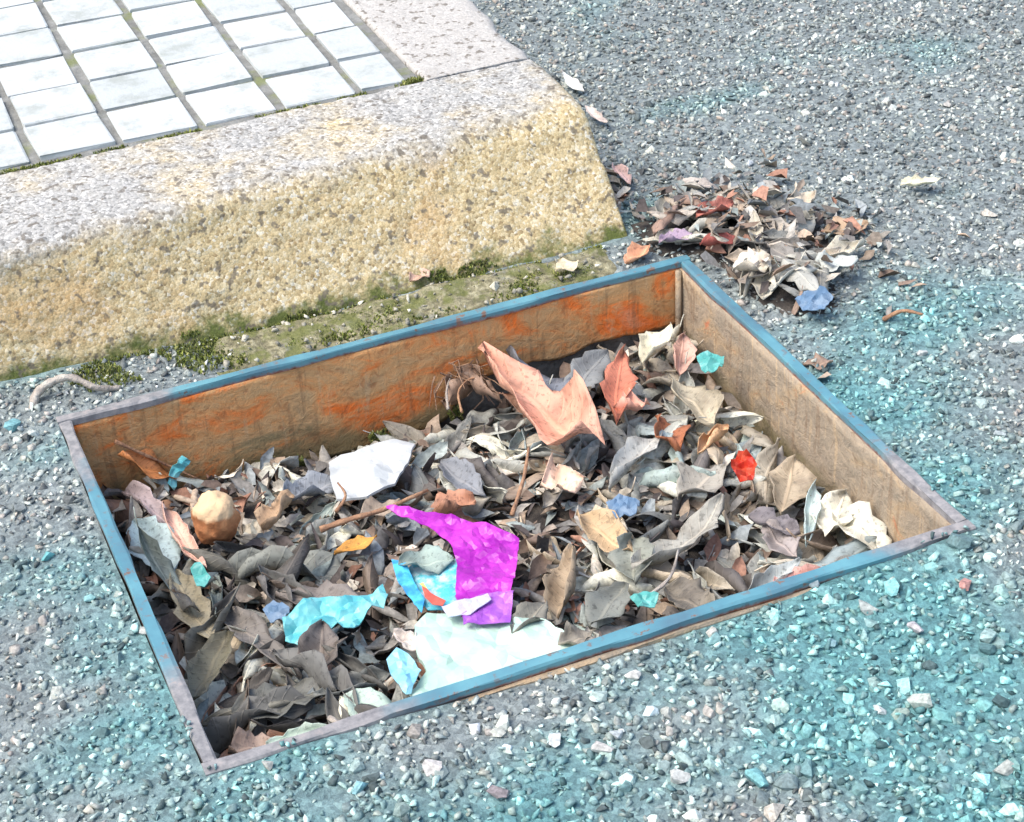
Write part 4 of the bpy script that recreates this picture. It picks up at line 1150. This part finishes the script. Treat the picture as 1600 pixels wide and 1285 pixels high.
M_LBL = mat_sheet('pale_blue_plastic', lin(150, 206, 222), lin(120, 186, 210), 0.35, 50, 0.5)
M_RED = mat_sheet('red_scrap', lin(184, 50, 34), lin(206, 92, 64), 0.45, 90, 0.4)
M_REDP = mat_sheet('red_print', lin(206, 84, 70), lin(214, 110, 90), 0.45, 90)
M_WPR = mat_sheet('white_print', lin(188, 180, 200), lin(176, 190, 204), 0.4, 60)
M_YEL = mat_sheet('yellow_print', lin(236, 214, 90), lin(240, 226, 130), 0.4, 60)

tray, _ = sheet('tray_scrap', TRAY, M_MINT, th=0.0035, step=0.006, crumple=0.0040, seed=3, cscale=30, lift=0.004)
tag(tray, 'large mint white torn plastic tray scrap lying against the front rim', 'plastic scrap'); landmark('the mint white tray scrap', tray.location)
card, _ = sheet('card_scrap', CARD, M_WHITE, th=0.0022, step=0.005, crumple=0.003, seed=8, cscale=34, lift=0.008)
tag(card, 'white torn card scrap below the rusty back plate', 'card scrap'); landmark('the white card', card.location)
wrap = empty('candy_wrapper', (0.2428, -0.2774, -0.0500))
tag(wrap, 'magenta and blue candy wrapper in the middle of the pit', 'wrapper'); landmark('the magenta wrapper', wrap.location)
sheet('foil_body', WRAP, M_MAG, wrap, 0.0006, 0.0035, 0.0042, 5, 45, lift=0.010)[0]['label'] = 'glossy magenta part of the wrapper'
sheet('violet_band', [(0.2190, -0.3167, -0.0368), (0.2373, -0.3180, -0.0355), (0.2563, -0.3244, -0.0360), (0.2408, -0.3528, -0.0380), (0.2110, -0.3389, -0.0385)], M_VIO, wrap, 0.0006, 0.0035, 0.003, 6, 50, lift=0.0006)
sheet('printed_panel', WPRINT, M_PRINT, wrap, 0.0008, 0.004, 0.0016, 7, 70, lift=0.009)[0]['label'] = 'cyan printed panel of the wrapper'
sheet('white_stripe', [(0.2039, -0.3149, -0.0385), (0.2177, -0.3174, -0.0370), (0.2371, -0.3209, -0.0345), (0.2368, -0.3288, -0.0345), (0.2181, -0.3349, -0.0360), (0.2039, -0.3275, -0.0385)], M_WPR, wrap, 0.0006, 0.003, 0.002, 9, 70, lift=0.0018)
sheet('blue_edge', [(0.1928, -0.2396, -0.0470), (0.2004, -0.2496, -0.0450), (0.1981, -0.2720, -0.0450), (0.1972, -0.2978, -0.0450), (0.1903, -0.3106, -0.0460), (0.1890, -0.2878, -0.0470), (0.1883, -0.2654, -0.0480)], M_BLUE, wrap, 0.0006, 0.004, 0.001, 10, 70, lift=0.004)
sheet('red_mark', [(0.2004, -0.2848, -0.0420), (0.2023, -0.2906, -0.0415), (0.2045, -0.3002, -0.0412), (0.2093, -0.3094, -0.0410), (0.2052, -0.3137, -0.0410), (0.1993, -0.3085, -0.0415), (0.1977, -0.2973, -0.0420)], M_REDP, wrap, 0.0005, 0.004, 0.0003, 12, 70, lift=0.003)
sheet('yellow_mark', [(0.1996, -0.2819, -0.0420), (0.2026, -0.2818, -0.0420), (0.2023, -0.2906, -0.0415), (0.2004, -0.2848, -0.0420)], M_YEL, wrap, 0.0005, 0.004, 0.0003, 13, 70, lift=0.0032)

cy, _ = sheet('plastic_wrapper', CYAN, M_CY, th=0.0007, step=0.004, crumple=0.0075, seed=14, cscale=55, lift=0.010)
tag(cy, 'crumpled bright cyan plastic wrapper left of the mint white tray scrap', 'wrapper'); landmark('the cyan wrapper', cy.location)
lb, _ = sheet('plastic_scrap', [(0.1477, -0.3564, -0.0440), (0.1575, -0.3506, -0.0430), (0.1632, -0.3579, -0.0430), (0.1655, -0.3767, -0.0430), (0.1549, -0.3901, -0.0430), (0.1479, -0.3992, -0.0420), (0.1456, -0.3827, -0.0430), (0.1453, -0.3710, -0.0430)], M_LBL, th=0.0007, step=0.004, crumple=0.004, seed=15, cscale=70, lift=0.010)
tag(lb, 'pale blue plastic shred at the left end of the mint white tray scrap', 'plastic scrap')
for (pts, mt, lab) in (
    ([(0.5124, -0.1113, -0.0400), (0.5222, -0.1132, -0.0380), (0.5307, -0.1267, -0.0380), (0.5229, -0.1369, -0.0400), (0.5114, -0.1407, -0.0420), (0.5075, -0.1298, -0.0420)], M_CY2, 'small turquoise plastic scrap beside the broad beige leaf near the right wall'),
    ([(0.0540, -0.1869, -0.0500), (0.0623, -0.1896, -0.0480), (0.0646, -0.2060, -0.0480), (0.0576, -0.2163, -0.0500), (0.0528, -0.2089, -0.0500)], M_CY2, 'small turquoise plastic scrap near the left rim'),
    ([(0.0713, -0.0340, -0.0756), (0.0778, -0.0300, -0.0675), (0.0897, -0.0260, -0.0599), (0.0951, -0.0260, -0.0667), (0.0855, -0.0300, -0.0739), (0.0760, -0.0360, -0.0836)], M_CY, 'narrow light cyan plastic scrap in the back left corner'),
    ([(0.3289, -0.3632, -0.0500), (0.3388, -0.3640, -0.0460), (0.3470, -0.3729, -0.0460), (0.3392, -0.3806, -0.0480), (0.3301, -0.3765, -0.0500)], M_CY2, 'teal plastic scrap close to the front rim right of the mint tray scrap'),
    ([(0.3618, -0.2541, -0.0500), (0.3735, -0.2524, -0.0460), (0.3838, -0.2668, -0.0460), (0.3737, -0.2786, -0.0480), (0.3606, -0.2725, -0.0500)], M_DULL, 'dusty blue plastic scrap in the middle of the right half of the pit'),
    ([(0.0885, -0.2560, -0.0500), (0.0977, -0.2556, -0.0460), (0.1057, -0.2700, -0.0460), (0.0982, -0.2810, -0.0480), (0.0892, -0.2723, -0.0500)], M_DULL, 'slate blue plastic scrap left of the cyan wrapper')):
    o, _ = sheet('plastic_scrap', pts, mt, th=0.0007, step=0.003, crumple=0.004, seed=int(pts[0][0] * 1e4) % 97, cscale=90, lift=0.010)
    tag(o, lab, 'plastic scrap', 'small plastic scraps in the pit')
blue_out, _ = sheet('plastic_scrap', [(0.6004, -0.1178, 0.0000), (0.6089, -0.1258, 0.0080), (0.6213, -0.1338, 0.0100), (0.6222, -0.1447, 0.0080), (0.6088, -0.1534, 0.0040), (0.5949, -0.1431, 0.0000)], M_DULL, th=0.0007, step=0.003, crumple=0.005, seed=31, cscale=90, lift=0.006)
tag(blue_out, 'small dusty blue plastic scrap on the road at the lower end of the leaf heap', 'plastic scrap')

# crumpled red scrap: a balled-up sheet
def balled(name, c, rad, mat, seed, sub=3, amp=0.45, squash=(1, 1, 1)):
    bm = bmesh.new(); bmesh.ops.create_icosphere(bm, subdivisions=sub, radius=1.0)
    for v in bm.verts:
        d = v.co.normalized()
        q = mnoise.noise(d * 2.2 + Vector((seed, 0, 0))); q2 = abs(mnoise.noise(d * 5 + Vector((0, seed, 0))))
        v.co = d * (1 + amp * q - amp * 0.8 * q2)
        v.co = Vector((v.co.x * squash[0], v.co.y * squash[1], v.co.z * squash[2])) * rad
    me = bpy.data.meshes.new(name); bm.to_mesh(me); bm.free(); me.materials.append(mat)
    o = link(bpy.data.objects.new(name, me)); o.location = c
    return o
rs, _ = sheet('crumpled_scrap', [(0.4622, -0.2676, -0.0400), (0.4687, -0.2594, -0.0340), (0.4753, -0.2615, -0.0300), (0.4787, -0.2696, -0.0320), (0.4792, -0.2769, -0.0360), (0.4710, -0.2840, -0.0420), (0.4616, -0.2830, -0.0420)], M_RED, th=0.0008, step=0.0032, crumple=0.010, seed=44, cscale=90, lift=0.008)
tag(rs, 'bright red crumpled foil scrap among grey leaves in the right half', 'foil scrap'); landmark('the red crumpled scrap', rs.location)
def mat_nut():
    m = N('orange_brown_husk')
    p = m.obj(); a = m.noise(p, 60.0, 4, 0.6); b = m.noise(p, 260.0, 3); z = m.sep(p)[2]
    c = m.ramp(a.outputs['Fac'], [(0.3, lin(132, 84, 52)), (0.5, lin(178, 118, 76)), (0.7, lin(198, 142, 96))])
    cap = m.maprange(m.math('ADD', z, m.math('MULTIPLY', m.math('SUBTRACT', a.outputs['Fac'], 0.5), 0.012)), 0.006, 0.010)
    c = m.mix(cap, c, lin(222, 188, 146))
    m.color(c); m.rough(0.8); q = m.bump(a.outputs['Fac'], 0.6, 0.004); m.bump(b.outputs['Fac'], 0.4, 0.001, q)
    return m.m
M_NUT = mat_nut()
st = balled('rounded_stone', (0.0868, -0.1402, -0.0360), 0.0200, M_NUT, 1.7, 4, 0.16, (0.9, 0.85, 1.12))
st.data.polygons.foreach_set('use_smooth', [True] * len(st.data.polygons))
tag(st, 'orange brown rounded stone with pale top lying in the left part of the pit', 'stone'); landmark('the orange brown stone', st.location)

# ------------------------------------------------------------------ twigs and stalks
M_TWIG = mat_soil('dry_twig', lin(120, 90, 70), lin(160, 122, 94), lin(196, 158, 122))
M_TWIG2 = mat_soil('grey_twig', lin(120, 112, 104), lin(170, 160, 148), lin(200, 194, 180))
def twig(pts, rad, mat, label, group=None):
    P = [Vector(p) for p in pts]; Q = []
    for i in range(len(P) - 1):
        a = P[max(i - 1, 0)]; b = P[i]; c = P[i + 1]; d = P[min(i + 2, len(P) - 1)]
        for k in range(5):
            t = k / 5; Q.append(0.5 * ((2 * b) + (c - a) * t + (2 * a - 5 * b + 4 * c - d) * t * t + (3 * b - a - 3 * c + d) * t ** 3))
    Q.append(P[-1])
    rr = [rad * (1 - 0.5 * i / (len(Q) - 1)) * (1 + 0.15 * math.sin(i * 2.1)) for i in range(len(Q))]
    o0 = Q[0].copy(); v, f = tube([q - o0 for q in Q], rr, 6)
    o = mesh_obj('twig', v, f, mat, None, True); o.location = o0
    return tag(o, label, 'twig', group)
twig([(-0.0136, 0.0239, -0.0040), (-0.0082, 0.0326, 0.0040), (0.0048, 0.0333, 0.0120), (0.0220, 0.0294, 0.0140), (0.0379, 0.0179, 0.0060), (0.0570, 0.0184, 0.0000)], 0.0042, M_TWIG2, 'curved grey twig on the road at the left end of the kerb')
twig([(0.1569, -0.1801, -0.0440), (0.1794, -0.1830, -0.0400), (0.2086, -0.1802, -0.0420), (0.2492, -0.1666, -0.0460)], 0.0026, M_TWIG, 'reddish brown twig between the white card and the magenta wrapper')
twig([(0.1772, -0.1558, -0.0500), (0.1893, -0.1446, -0.0460), (0.1909, -0.1201, -0.0500)], 0.0016, M_TWIG, 'short forked reddish stalk in front of the white card')
twig([(0.3119, -0.0477, -0.0600), (0.3177, -0.0313, -0.0520), (0.3287, -0.0159, -0.0480)], 0.0014, M_TWIG2, 'thin pale root hanging in the hole of the back plate')
twig([(0.3216, -0.0548, -0.0620), (0.3246, -0.0405, -0.0520), (0.3343, -0.0347, -0.0460), (0.3442, -0.0331, -0.0460)], 0.0012, M_TWIG, 'thin brown root curling beside the pale root at the back plate')
twig([(0.0946, -0.3915, -0.0360), (0.1046, -0.4227, -0.0300)], 0.0022, M_TWIG2, 'short straight pale stalk leaning on the front rim')
twig([(0.3357, -0.3652, -0.0440), (0.3632, -0.3561, -0.0400), (0.3858, -0.3268, -0.0420)], 0.0018, M_TWIG2, 'thin grey stalk below the longest grey leaf')
twig([(0.2953, -0.2264, -0.0460), (0.3189, -0.1944, -0.0400), (0.3412, -0.1523, -0.0440)], 0.0020, M_TWIG, 'upright brown stalk below the big peach pink leaf')
twig([(0.6552, -0.1698, -0.0040), (0.6692, -0.1760, 0.0040), (0.6825, -0.1862, 0.0020)], 0.0022, M_TWIG, 'dark short twig on the road right of the leaf heap')
twig([(0.0401, -0.0175, -0.0255), (0.0721, -0.0180, -0.0554), (0.1004, -0.0240, -0.0787)], 0.0018, M_TWIG, 'reddish stalk lying along the back left corner of the pit')

# clump of dried roots sticking out of the gap in the back plate
def root_clump():
    r = np.random.default_rng(6); V = []; F = []
    c = Vector((0.3344, -0.0288, -0.0520)); c.y = -BAR - 0.006
    for k in range(26):
        a = r.uniform(-1.2, 1.2); L = r.uniform(0.010, 0.026)
        p0 = Vector((r.uniform(-0.024, 0.024), r.uniform(-0.004, 0.004), r.uniform(-0.022, 0.016)))
        d = Vector((math.sin(a) * 0.8, -abs(r.normal(0.5, 0.3)), r.uniform(-0.9, 0.5))).normalized()
        p1 = p0 + d * L * 0.5 + Vector(r.normal(0, 0.003, 3)); p2 = p0 + d * L + Vector(r.normal(0, 0.005, 3)) + Vector((0, 0, -0.006))
        v, f = tube([p0, p1, p2], [0.0008, 0.0006, 0.0003], 4, False)
        b = len(V); V += v; F += [tuple(b + i for i in q) for q in f]
    o = mesh_obj('dry_roots', V, F, M_ROOT); o.location = c
    return o
M_ROOT = mat_soil('dry_roots', lin(92, 72, 58), lin(140, 112, 90), lin(170, 142, 118))
tag(root_clump(), 'few thin dry brown roots sticking out of the gap in the rusty back plate', 'roots')

# ------------------------------------------------------------------ heap of leaves on the road behind the frame
OX0, OY0 = 0.50, -0.22; ONX, ONY = 260, 260
ox = OX0 + np.arange(ONX) * GS; oy = OY0 + np.arange(ONY) * GS
OX, OY = np.meshgrid(ox, oy)
OH = gz(OX, OY) + 0.002
heap = 0.012 * np.exp(-(((OX - 0.655) / 0.080) ** 2 + ((OY - 0.018) / 0.080) ** 2)) + 0.014 * np.exp(-(((OX - 0.575) / 0.05) ** 2 + ((OY - 0.045) / 0.045) ** 2)) + 0.015 * np.exp(-(((OX - 0.615) / 0.04) ** 2 + ((OY + 0.085) / 0.06) ** 2))
hid_k = in_kerb(OX, OY); hid_p = in_pit(OX, OY, 0.0)
OT = gz(OX, OY) + heap - 0.002; OT[hid_k | hid_p] = -1
OH[hid_k] = 0.06; OH[hid_p] = 0.0
OH0 = OH + 0.45 * np.where(hid_k | hid_p, 0, heap)
OH = OH0
OUTF = Field(OX0, OY0, OH)
hv = np.stack([OX.ravel(), OY.ravel(), (gz(OX, OY) - 0.003 + 0.4 * heap).ravel()], 1)
HSEL = (heap > 0.006) & ~hid_k & ~hid_p
hf = [(j * ONX + i, j * ONX + i + 4, (j + 4) * ONX + i + 4, (j + 4) * ONX + i) for j in range(0, ONY - 4, 4) for i in range(0, ONX - 4, 4) if HSEL[j:j + 5:4, i:i + 5:4].all()]
ho = big_mesh('leaf_mulch', hv, hf, M_MULCH, smooth=True)
tag(ho, 'dark crumbled leaf mulch under the leaf heap on the road', 'mulch', kind='stuff')
HEAP = []
def free_in(x, y, lo, hi):
    # slide away from the kerb end and keep off the frame
    if x + lo[0] < KX1 + 0.006 and y + hi[1] > 0.045: x = KX1 + 0.008 - lo[0]
    if x + lo[0] < PW + 0.002 and y + lo[1] < 0.002:
        if y < 0.02: x = PW + 0.003 - lo[0]
        else: y = 0.004 - lo[1]
    return x, y
_sv = LEAFC
LEAFC = [((174, 166, 154), 'pale grey', 6), ((188, 176, 160), 'pale beige', 4), ((152, 146, 138), 'grey', 4), ((166, 148, 132), 'light brown', 4), ((186, 170, 156), 'pale pinkish', 3), ((124, 116, 110), 'dark grey', 2), ((156, 166, 162), 'greenish grey', 2), ((140, 112, 98), 'brown', 2)]
fill_leaves(OUTF, OT, 110, 23, free_in, HEAP, 78, 0.26, 0.6, 0.95, 1.05, lim=0.018)
LEAFC = _sv
def heap_frag(r):
    x = r.normal(0.64, 0.045); y = r.normal(0.01, 0.06)
    if r.random() < 0.3: y = r.uniform(0.06, 0.40); x = KX1 + 0.006 + abs(r.normal(0, 0.02))
    if in_kerb(x, y) or in_pit(x, y, 0.004): x, y = r.uniform(0.58, 0.72), r.uniform(-0.1, 0.09)
    i = int(np.clip((x - OX0) / GS, 0, ONX - 1)); j = int(np.clip((y - OY0) / GS, 0, ONY - 1))
    return x, y, OH0[j, i] + r.uniform(0.0, 0.006)
fragments('leaf_fragments', 380, heap_frag, 'broken leaf scraps around the leaf heap and along the kerb end', 'leaf scraps', 73)
HG = 'leaves heaped on the road behind the frame'
def hl(*a, **k): return key_leaf(*a, field=OUTF, group=HG, **k)
hl((0.5829, 0.0248, 0.0200), (0.6213, 0.0272, 0.0220), 0.026, (168, 104, 90), 'upper of two red brown leaves in the leaf heap on the road', cup=0.6, free=0.012)
hl((0.5674, -0.0124, 0.0200), (0.6014, -0.0122, 0.0200), 0.022, (156, 86, 76), 'lower and darker of two red leaves in the leaf heap on the road', cup=0.9, free=0.012)
hl((0.7321, -0.0220, 0.0040), (0.6828, -0.0229, 0.0080), 0.030, (190, 166, 136), 'flat tan oval leaf at the right end of the leaf heap on the road', cup=0.4, bend=0.3, free=0.012)
hl((0.7046, -0.0584, 0.0040), (0.6484, -0.0717, 0.0100), 0.026, (206, 202, 182), 'pale greenish folded leaf just below the flat tan leaf of the heap', cup=1.0, bend=0.4, free=0.012)
hl((0.6723, 0.0250, 0.0180), (0.7071, 0.0260, 0.0180), 0.036, (206, 198, 178), 'pale ring shaped curled leaf at the top of the leaf heap on the road', cup=1.2, bend=1.9, free=0.014)
hl((0.5080, 0.0135, 0.0020), (0.5352, 0.0205, 0.0100), 0.024, (220, 166, 130), 'peach leaf between the kerb end and the frame corner', cup=0.6, free=0.01)
hl((0.5428, 0.0182, 0.0040), (0.5723, 0.0115, 0.0060), 0.020, (168, 150, 168), 'mauve leaf lying right behind the frame corner', cup=0.7, free=0.01)
hl((0.6187, 0.1248, 0.0060), (0.6474, 0.1001, 0.0060), 0.018, (196, 190, 180), 'pale narrow arched leaf at the back of the leaf heap on the road', cup=0.8, bend=-0.9, free=0.012)
hl((0.5732, -0.0613, 0.0060), (0.6081, -0.0654, 0.0100), 0.034, (212, 206, 188), 'pale beige broad leaf in the heap nearest to the right rim bar', cup=0.6, bend=0.4, free=0.012)
hl((0.6345, -0.0886, 0.0020), (0.6718, -0.1015, 0.0060), 0.026, (196, 204, 196), 'pale green grey leaf at the lower right of the leaf heap', cup=0.6, free=0.012)
def lone(*a, **k): return key_leaf(*a, field=None, **k)
lone((0.7930, 0.0212, -0.0010), (0.8245, 0.0045, 0.0040), 0.018, (216, 206, 178), 'single cream coloured leaf lying on the road apart from the heap', bend=0.6)
lone((0.5795, 0.1904, -0.0040), (0.5749, 0.1414, 0.0000), 0.016, (206, 172, 164), 'pinkish leaf on the road against the kerb end', cup=0.7)
lone((0.6250, 0.4082, -0.0030), (0.6210, 0.3478, 0.0000), 0.014, (222, 216, 208), 'small whitish leaf on the road touching the kerb corner', cup=0.6)
lone((0.6117, 0.3215, -0.0030), (0.6105, 0.2703, 0.0000), 0.012, (206, 186, 176), 'narrow pale leaf on the road just below the whitish one at the kerb corner', cup=0.7)
lone((0.5632, -0.1985, -0.0060), (0.5839, -0.2099, -0.0020), 0.016, (150, 124, 108), 'small brown leaf on the road right of the right rim bar', cup=0.7)
lone((0.3242, 0.0631, 0.0040), (0.3450, 0.0670, 0.0060), 0.016, (196, 160, 140), 'small peach leaf on the mossy strip behind the rim', cup=0.7)
lone((0.4434, 0.0197, 0.0040), (0.4667, 0.0211, 0.0060), 0.018, (206, 188, 160), 'small tan leaf at the right end of the mossy strip behind the rim', cup=0.7)

# ------------------------------------------------------------------ leaves mostly buried under others become plain litter
def showing(o):
    p, fld = PTS[o.name]; i, j = fld.ij(p)
    return float((p[:, 2] > fld.H[j, i] - 0.0025).mean()) * o.scale.x * o.scale.y
def bury(store, keep, label):
    rank = sorted(store, key=lambda t: -showing(t[0]))
    gone = rank[keep:]
    Vs, Fs, Cs, b = [], [], [], 0
    for o, *_ in gone:
        P = np.array([o.matrix_world @ v.co for v in o.data.vertices])
        # stalk caps are five-sided: fan them so every face has four corners or three
        for f in o.data.polygons:
            q = list(f.vertices)
            if len(q) == 4: Fs.append([b + k for k in q])
        Vs.append(P); Cs.append(np.repeat(np.array(o.color[:3])[None], len(P), 0)); b += len(P)
    if Vs:
        tag(big_mesh('leaf_litter', np.concatenate(Vs), Fs, M_FRAG, np.concatenate(Cs), smooth=True), label, 'leaf litter', kind='stuff')
    for o, *_ in gone:
        store.remove(next(t for t in store if t[0] is o)); bpy.data.objects.remove(o)
bpy.context.view_layer.update()
bury(FILL, 128, 'half buried grey brown leaves between the upper leaves of the pit')
bury(SHRED, 26, 'half buried dark leaf shreds near the front left corner')
bury(HEAP, 64, 'half buried pale leaves inside the heap on the road')

# ------------------------------------------------------------------ labels of the leaves in between
def direction(dx, dy):
    # rough picture sense: x runs right, y runs away from the viewer
    if abs(dx) > abs(dy): return 'right of' if dx > 0 else 'left of'
    return 'behind' if dy > 0 else 'in front of'
HEAPLAND = [('the upper red leaf', (0.6025, 0.0279, 0.0200)), ('the flat tan heap leaf', (0.7079, -0.0206, 0.0050)), ('the ring shaped heap leaf', (0.6933, 0.0316, 0.0150)), ('the peach leaf by the kerb', (0.5221, 0.0194, 0.0050)),
            ('the broad beige heap leaf', (0.5912, -0.0624, 0.0080)), ('the lowest pale heap leaf', (0.6541, -0.0936, 0.0030)), ('the narrow arched heap leaf', (0.6331, 0.1124, 0.0060))]
by_label = {}
for store, lands in ((FILL, LAND), (SHRED, LAND), (HEAP, [(n, p[0], p[1]) for n, p in HEAPLAND])):
    for o, word, state, size in store:
        x, y = o.location.x, o.location.y
        n, lx, ly = min(lands, key=lambda l: (l[1] - x) ** 2 + (l[2] - y) ** 2)
        bits = ' '.join(b for b in (size, 'narrow' if store is SHRED else state, word) if b)
        tag(o, None, 'leaf', HG if store is HEAP else KG)
        by_label.setdefault((bits, direction(x - lx, y - ly) + ' ' + n), []).append((math.hypot(x - lx, y - ly), o))
ORD = ['nearest', 'second nearest', 'third nearest', 'fourth nearest', 'fifth nearest', 'sixth nearest']
for (bits, where), lst in by_label.items():
    lst.sort(key=lambda t: t[0])
    for k, (d, o) in enumerate(lst):
        o['label'] = bits + (' leaf ' if len(lst) == 1 else ' leaf, ' + ORD[min(k, 5)] + ' one ') + where

# ------------------------------------------------------------------ moss
def moss(name, spots, n, label, seed, size=(0.0012, 0.0028)):
    r = np.random.default_rng(seed); V = []; F = []; C = []
    pal = np.array([lin(*c)[:3] for c in [(128, 138, 62), (150, 156, 78), (108, 116, 60), (172, 172, 108), (136, 146, 86), (90, 94, 54)]])
    for k in range(n):
        x, y, z, nz = spots(r)
        s = r.uniform(*size); b = len(V)
        for q in range(3):
            a = r.uniform(0, 6.28); t = s * r.uniform(0.6, 1.3); lx, ly = math.cos(a) * s * 0.55, math.sin(a) * s * 0.55
            d = (r.normal(0, s * 0.5), r.normal(0, s * 0.5))
            V += [(x - lx, y - ly, z - 0.0008), (x + lx, y + ly, z - 0.0008), (x + d[0], y + d[1], z + t)]
            F.append((b + 3 * q, b + 3 * q + 1, b + 3 * q + 2))
        c = pal[r.integers(0, len(pal))] * r.uniform(0.7, 1.25); C += [c] * 9
    o = big_mesh(name, V, F, M_MOSS, np.array(C))
    return tag(o, label, 'moss', kind='stuff')
def strip_spot(r):
    while True:
        x = r.uniform(0.02, 0.50); t = r.random(); b = float(kerb_base_y(x))
        y = 0.006 + (b - 0.006) * (t ** 0.6)
        g = float(fbm(x, y, 22.0, 33, 3)); w = float(np.interp(x, [0, .1, .18, .3, .42, .5], [.34, .40, .50, .58, .58, .38]))
        if g < w - 0.03 + 0.10 * (t > 0.85): return x, y, float(gz(x, y)) + 0.002, 0
def line_spot(r):
    while True:
        x = r.uniform(-0.15, 0.405); y = r.uniform(0.2525, 0.2615)
        if float(vnoise(x, 0.0, 40, 3)) < float(np.interp(x, [-.15, .05, .2, .3, .4], [.9, .85, .5, .7, .45])): return x, y, KTOP - 0.004, 0
def corner_spot(r): return r.normal(0.4085, 0.0045), 0.2585 + abs(r.normal(0, 0.0035)), KTOP - 0.003, 0
def face_spot(r):
    while True:
        x = r.uniform(0.12, 0.46); t = r.random() ** 1.6 * 0.16; b = float(kerb_base_y(x)); a = float(kerb_arris_y(x))
        if float(fbm(x, t * 0.3, 26.0, 44, 3)) < 0.47: return x, b + (a - b) * t - 0.001, -0.012 + (KTOP + 0.012) * t, 0
def plate_spot(r):
    while True:
        x = r.uniform(0.15, 0.335)
        if float(vnoise(x, 0.2, 45, 8)) < 0.35 + 2.2 * (x - 0.15): return x, -0.0145 + r.uniform(-0.004, 0.001), -0.092 + 0.004 * math.sin(x * 60) + r.normal(0, 0.0035), 0
moss('moss', plate_spot, 520, 'yellow green moss along the foot of the rusty back plate', 55, (0.0015, 0.003))
moss('moss', strip_spot, 3600, 'green moss growing in the strip between kerb and pit frame', 51)
moss('moss', line_spot, 1700, 'thin green moss line between the kerb top and the pale tiles', 52, (0.0014, 0.003))
moss('moss', corner_spot, 160, 'bright green moss tuft at the corner of the tiles and side kerb', 53, (0.002, 0.004))
moss('moss', face_spot, 1100, 'dark green moss clinging low on the kerb face', 54, (0.0012, 0.0026))
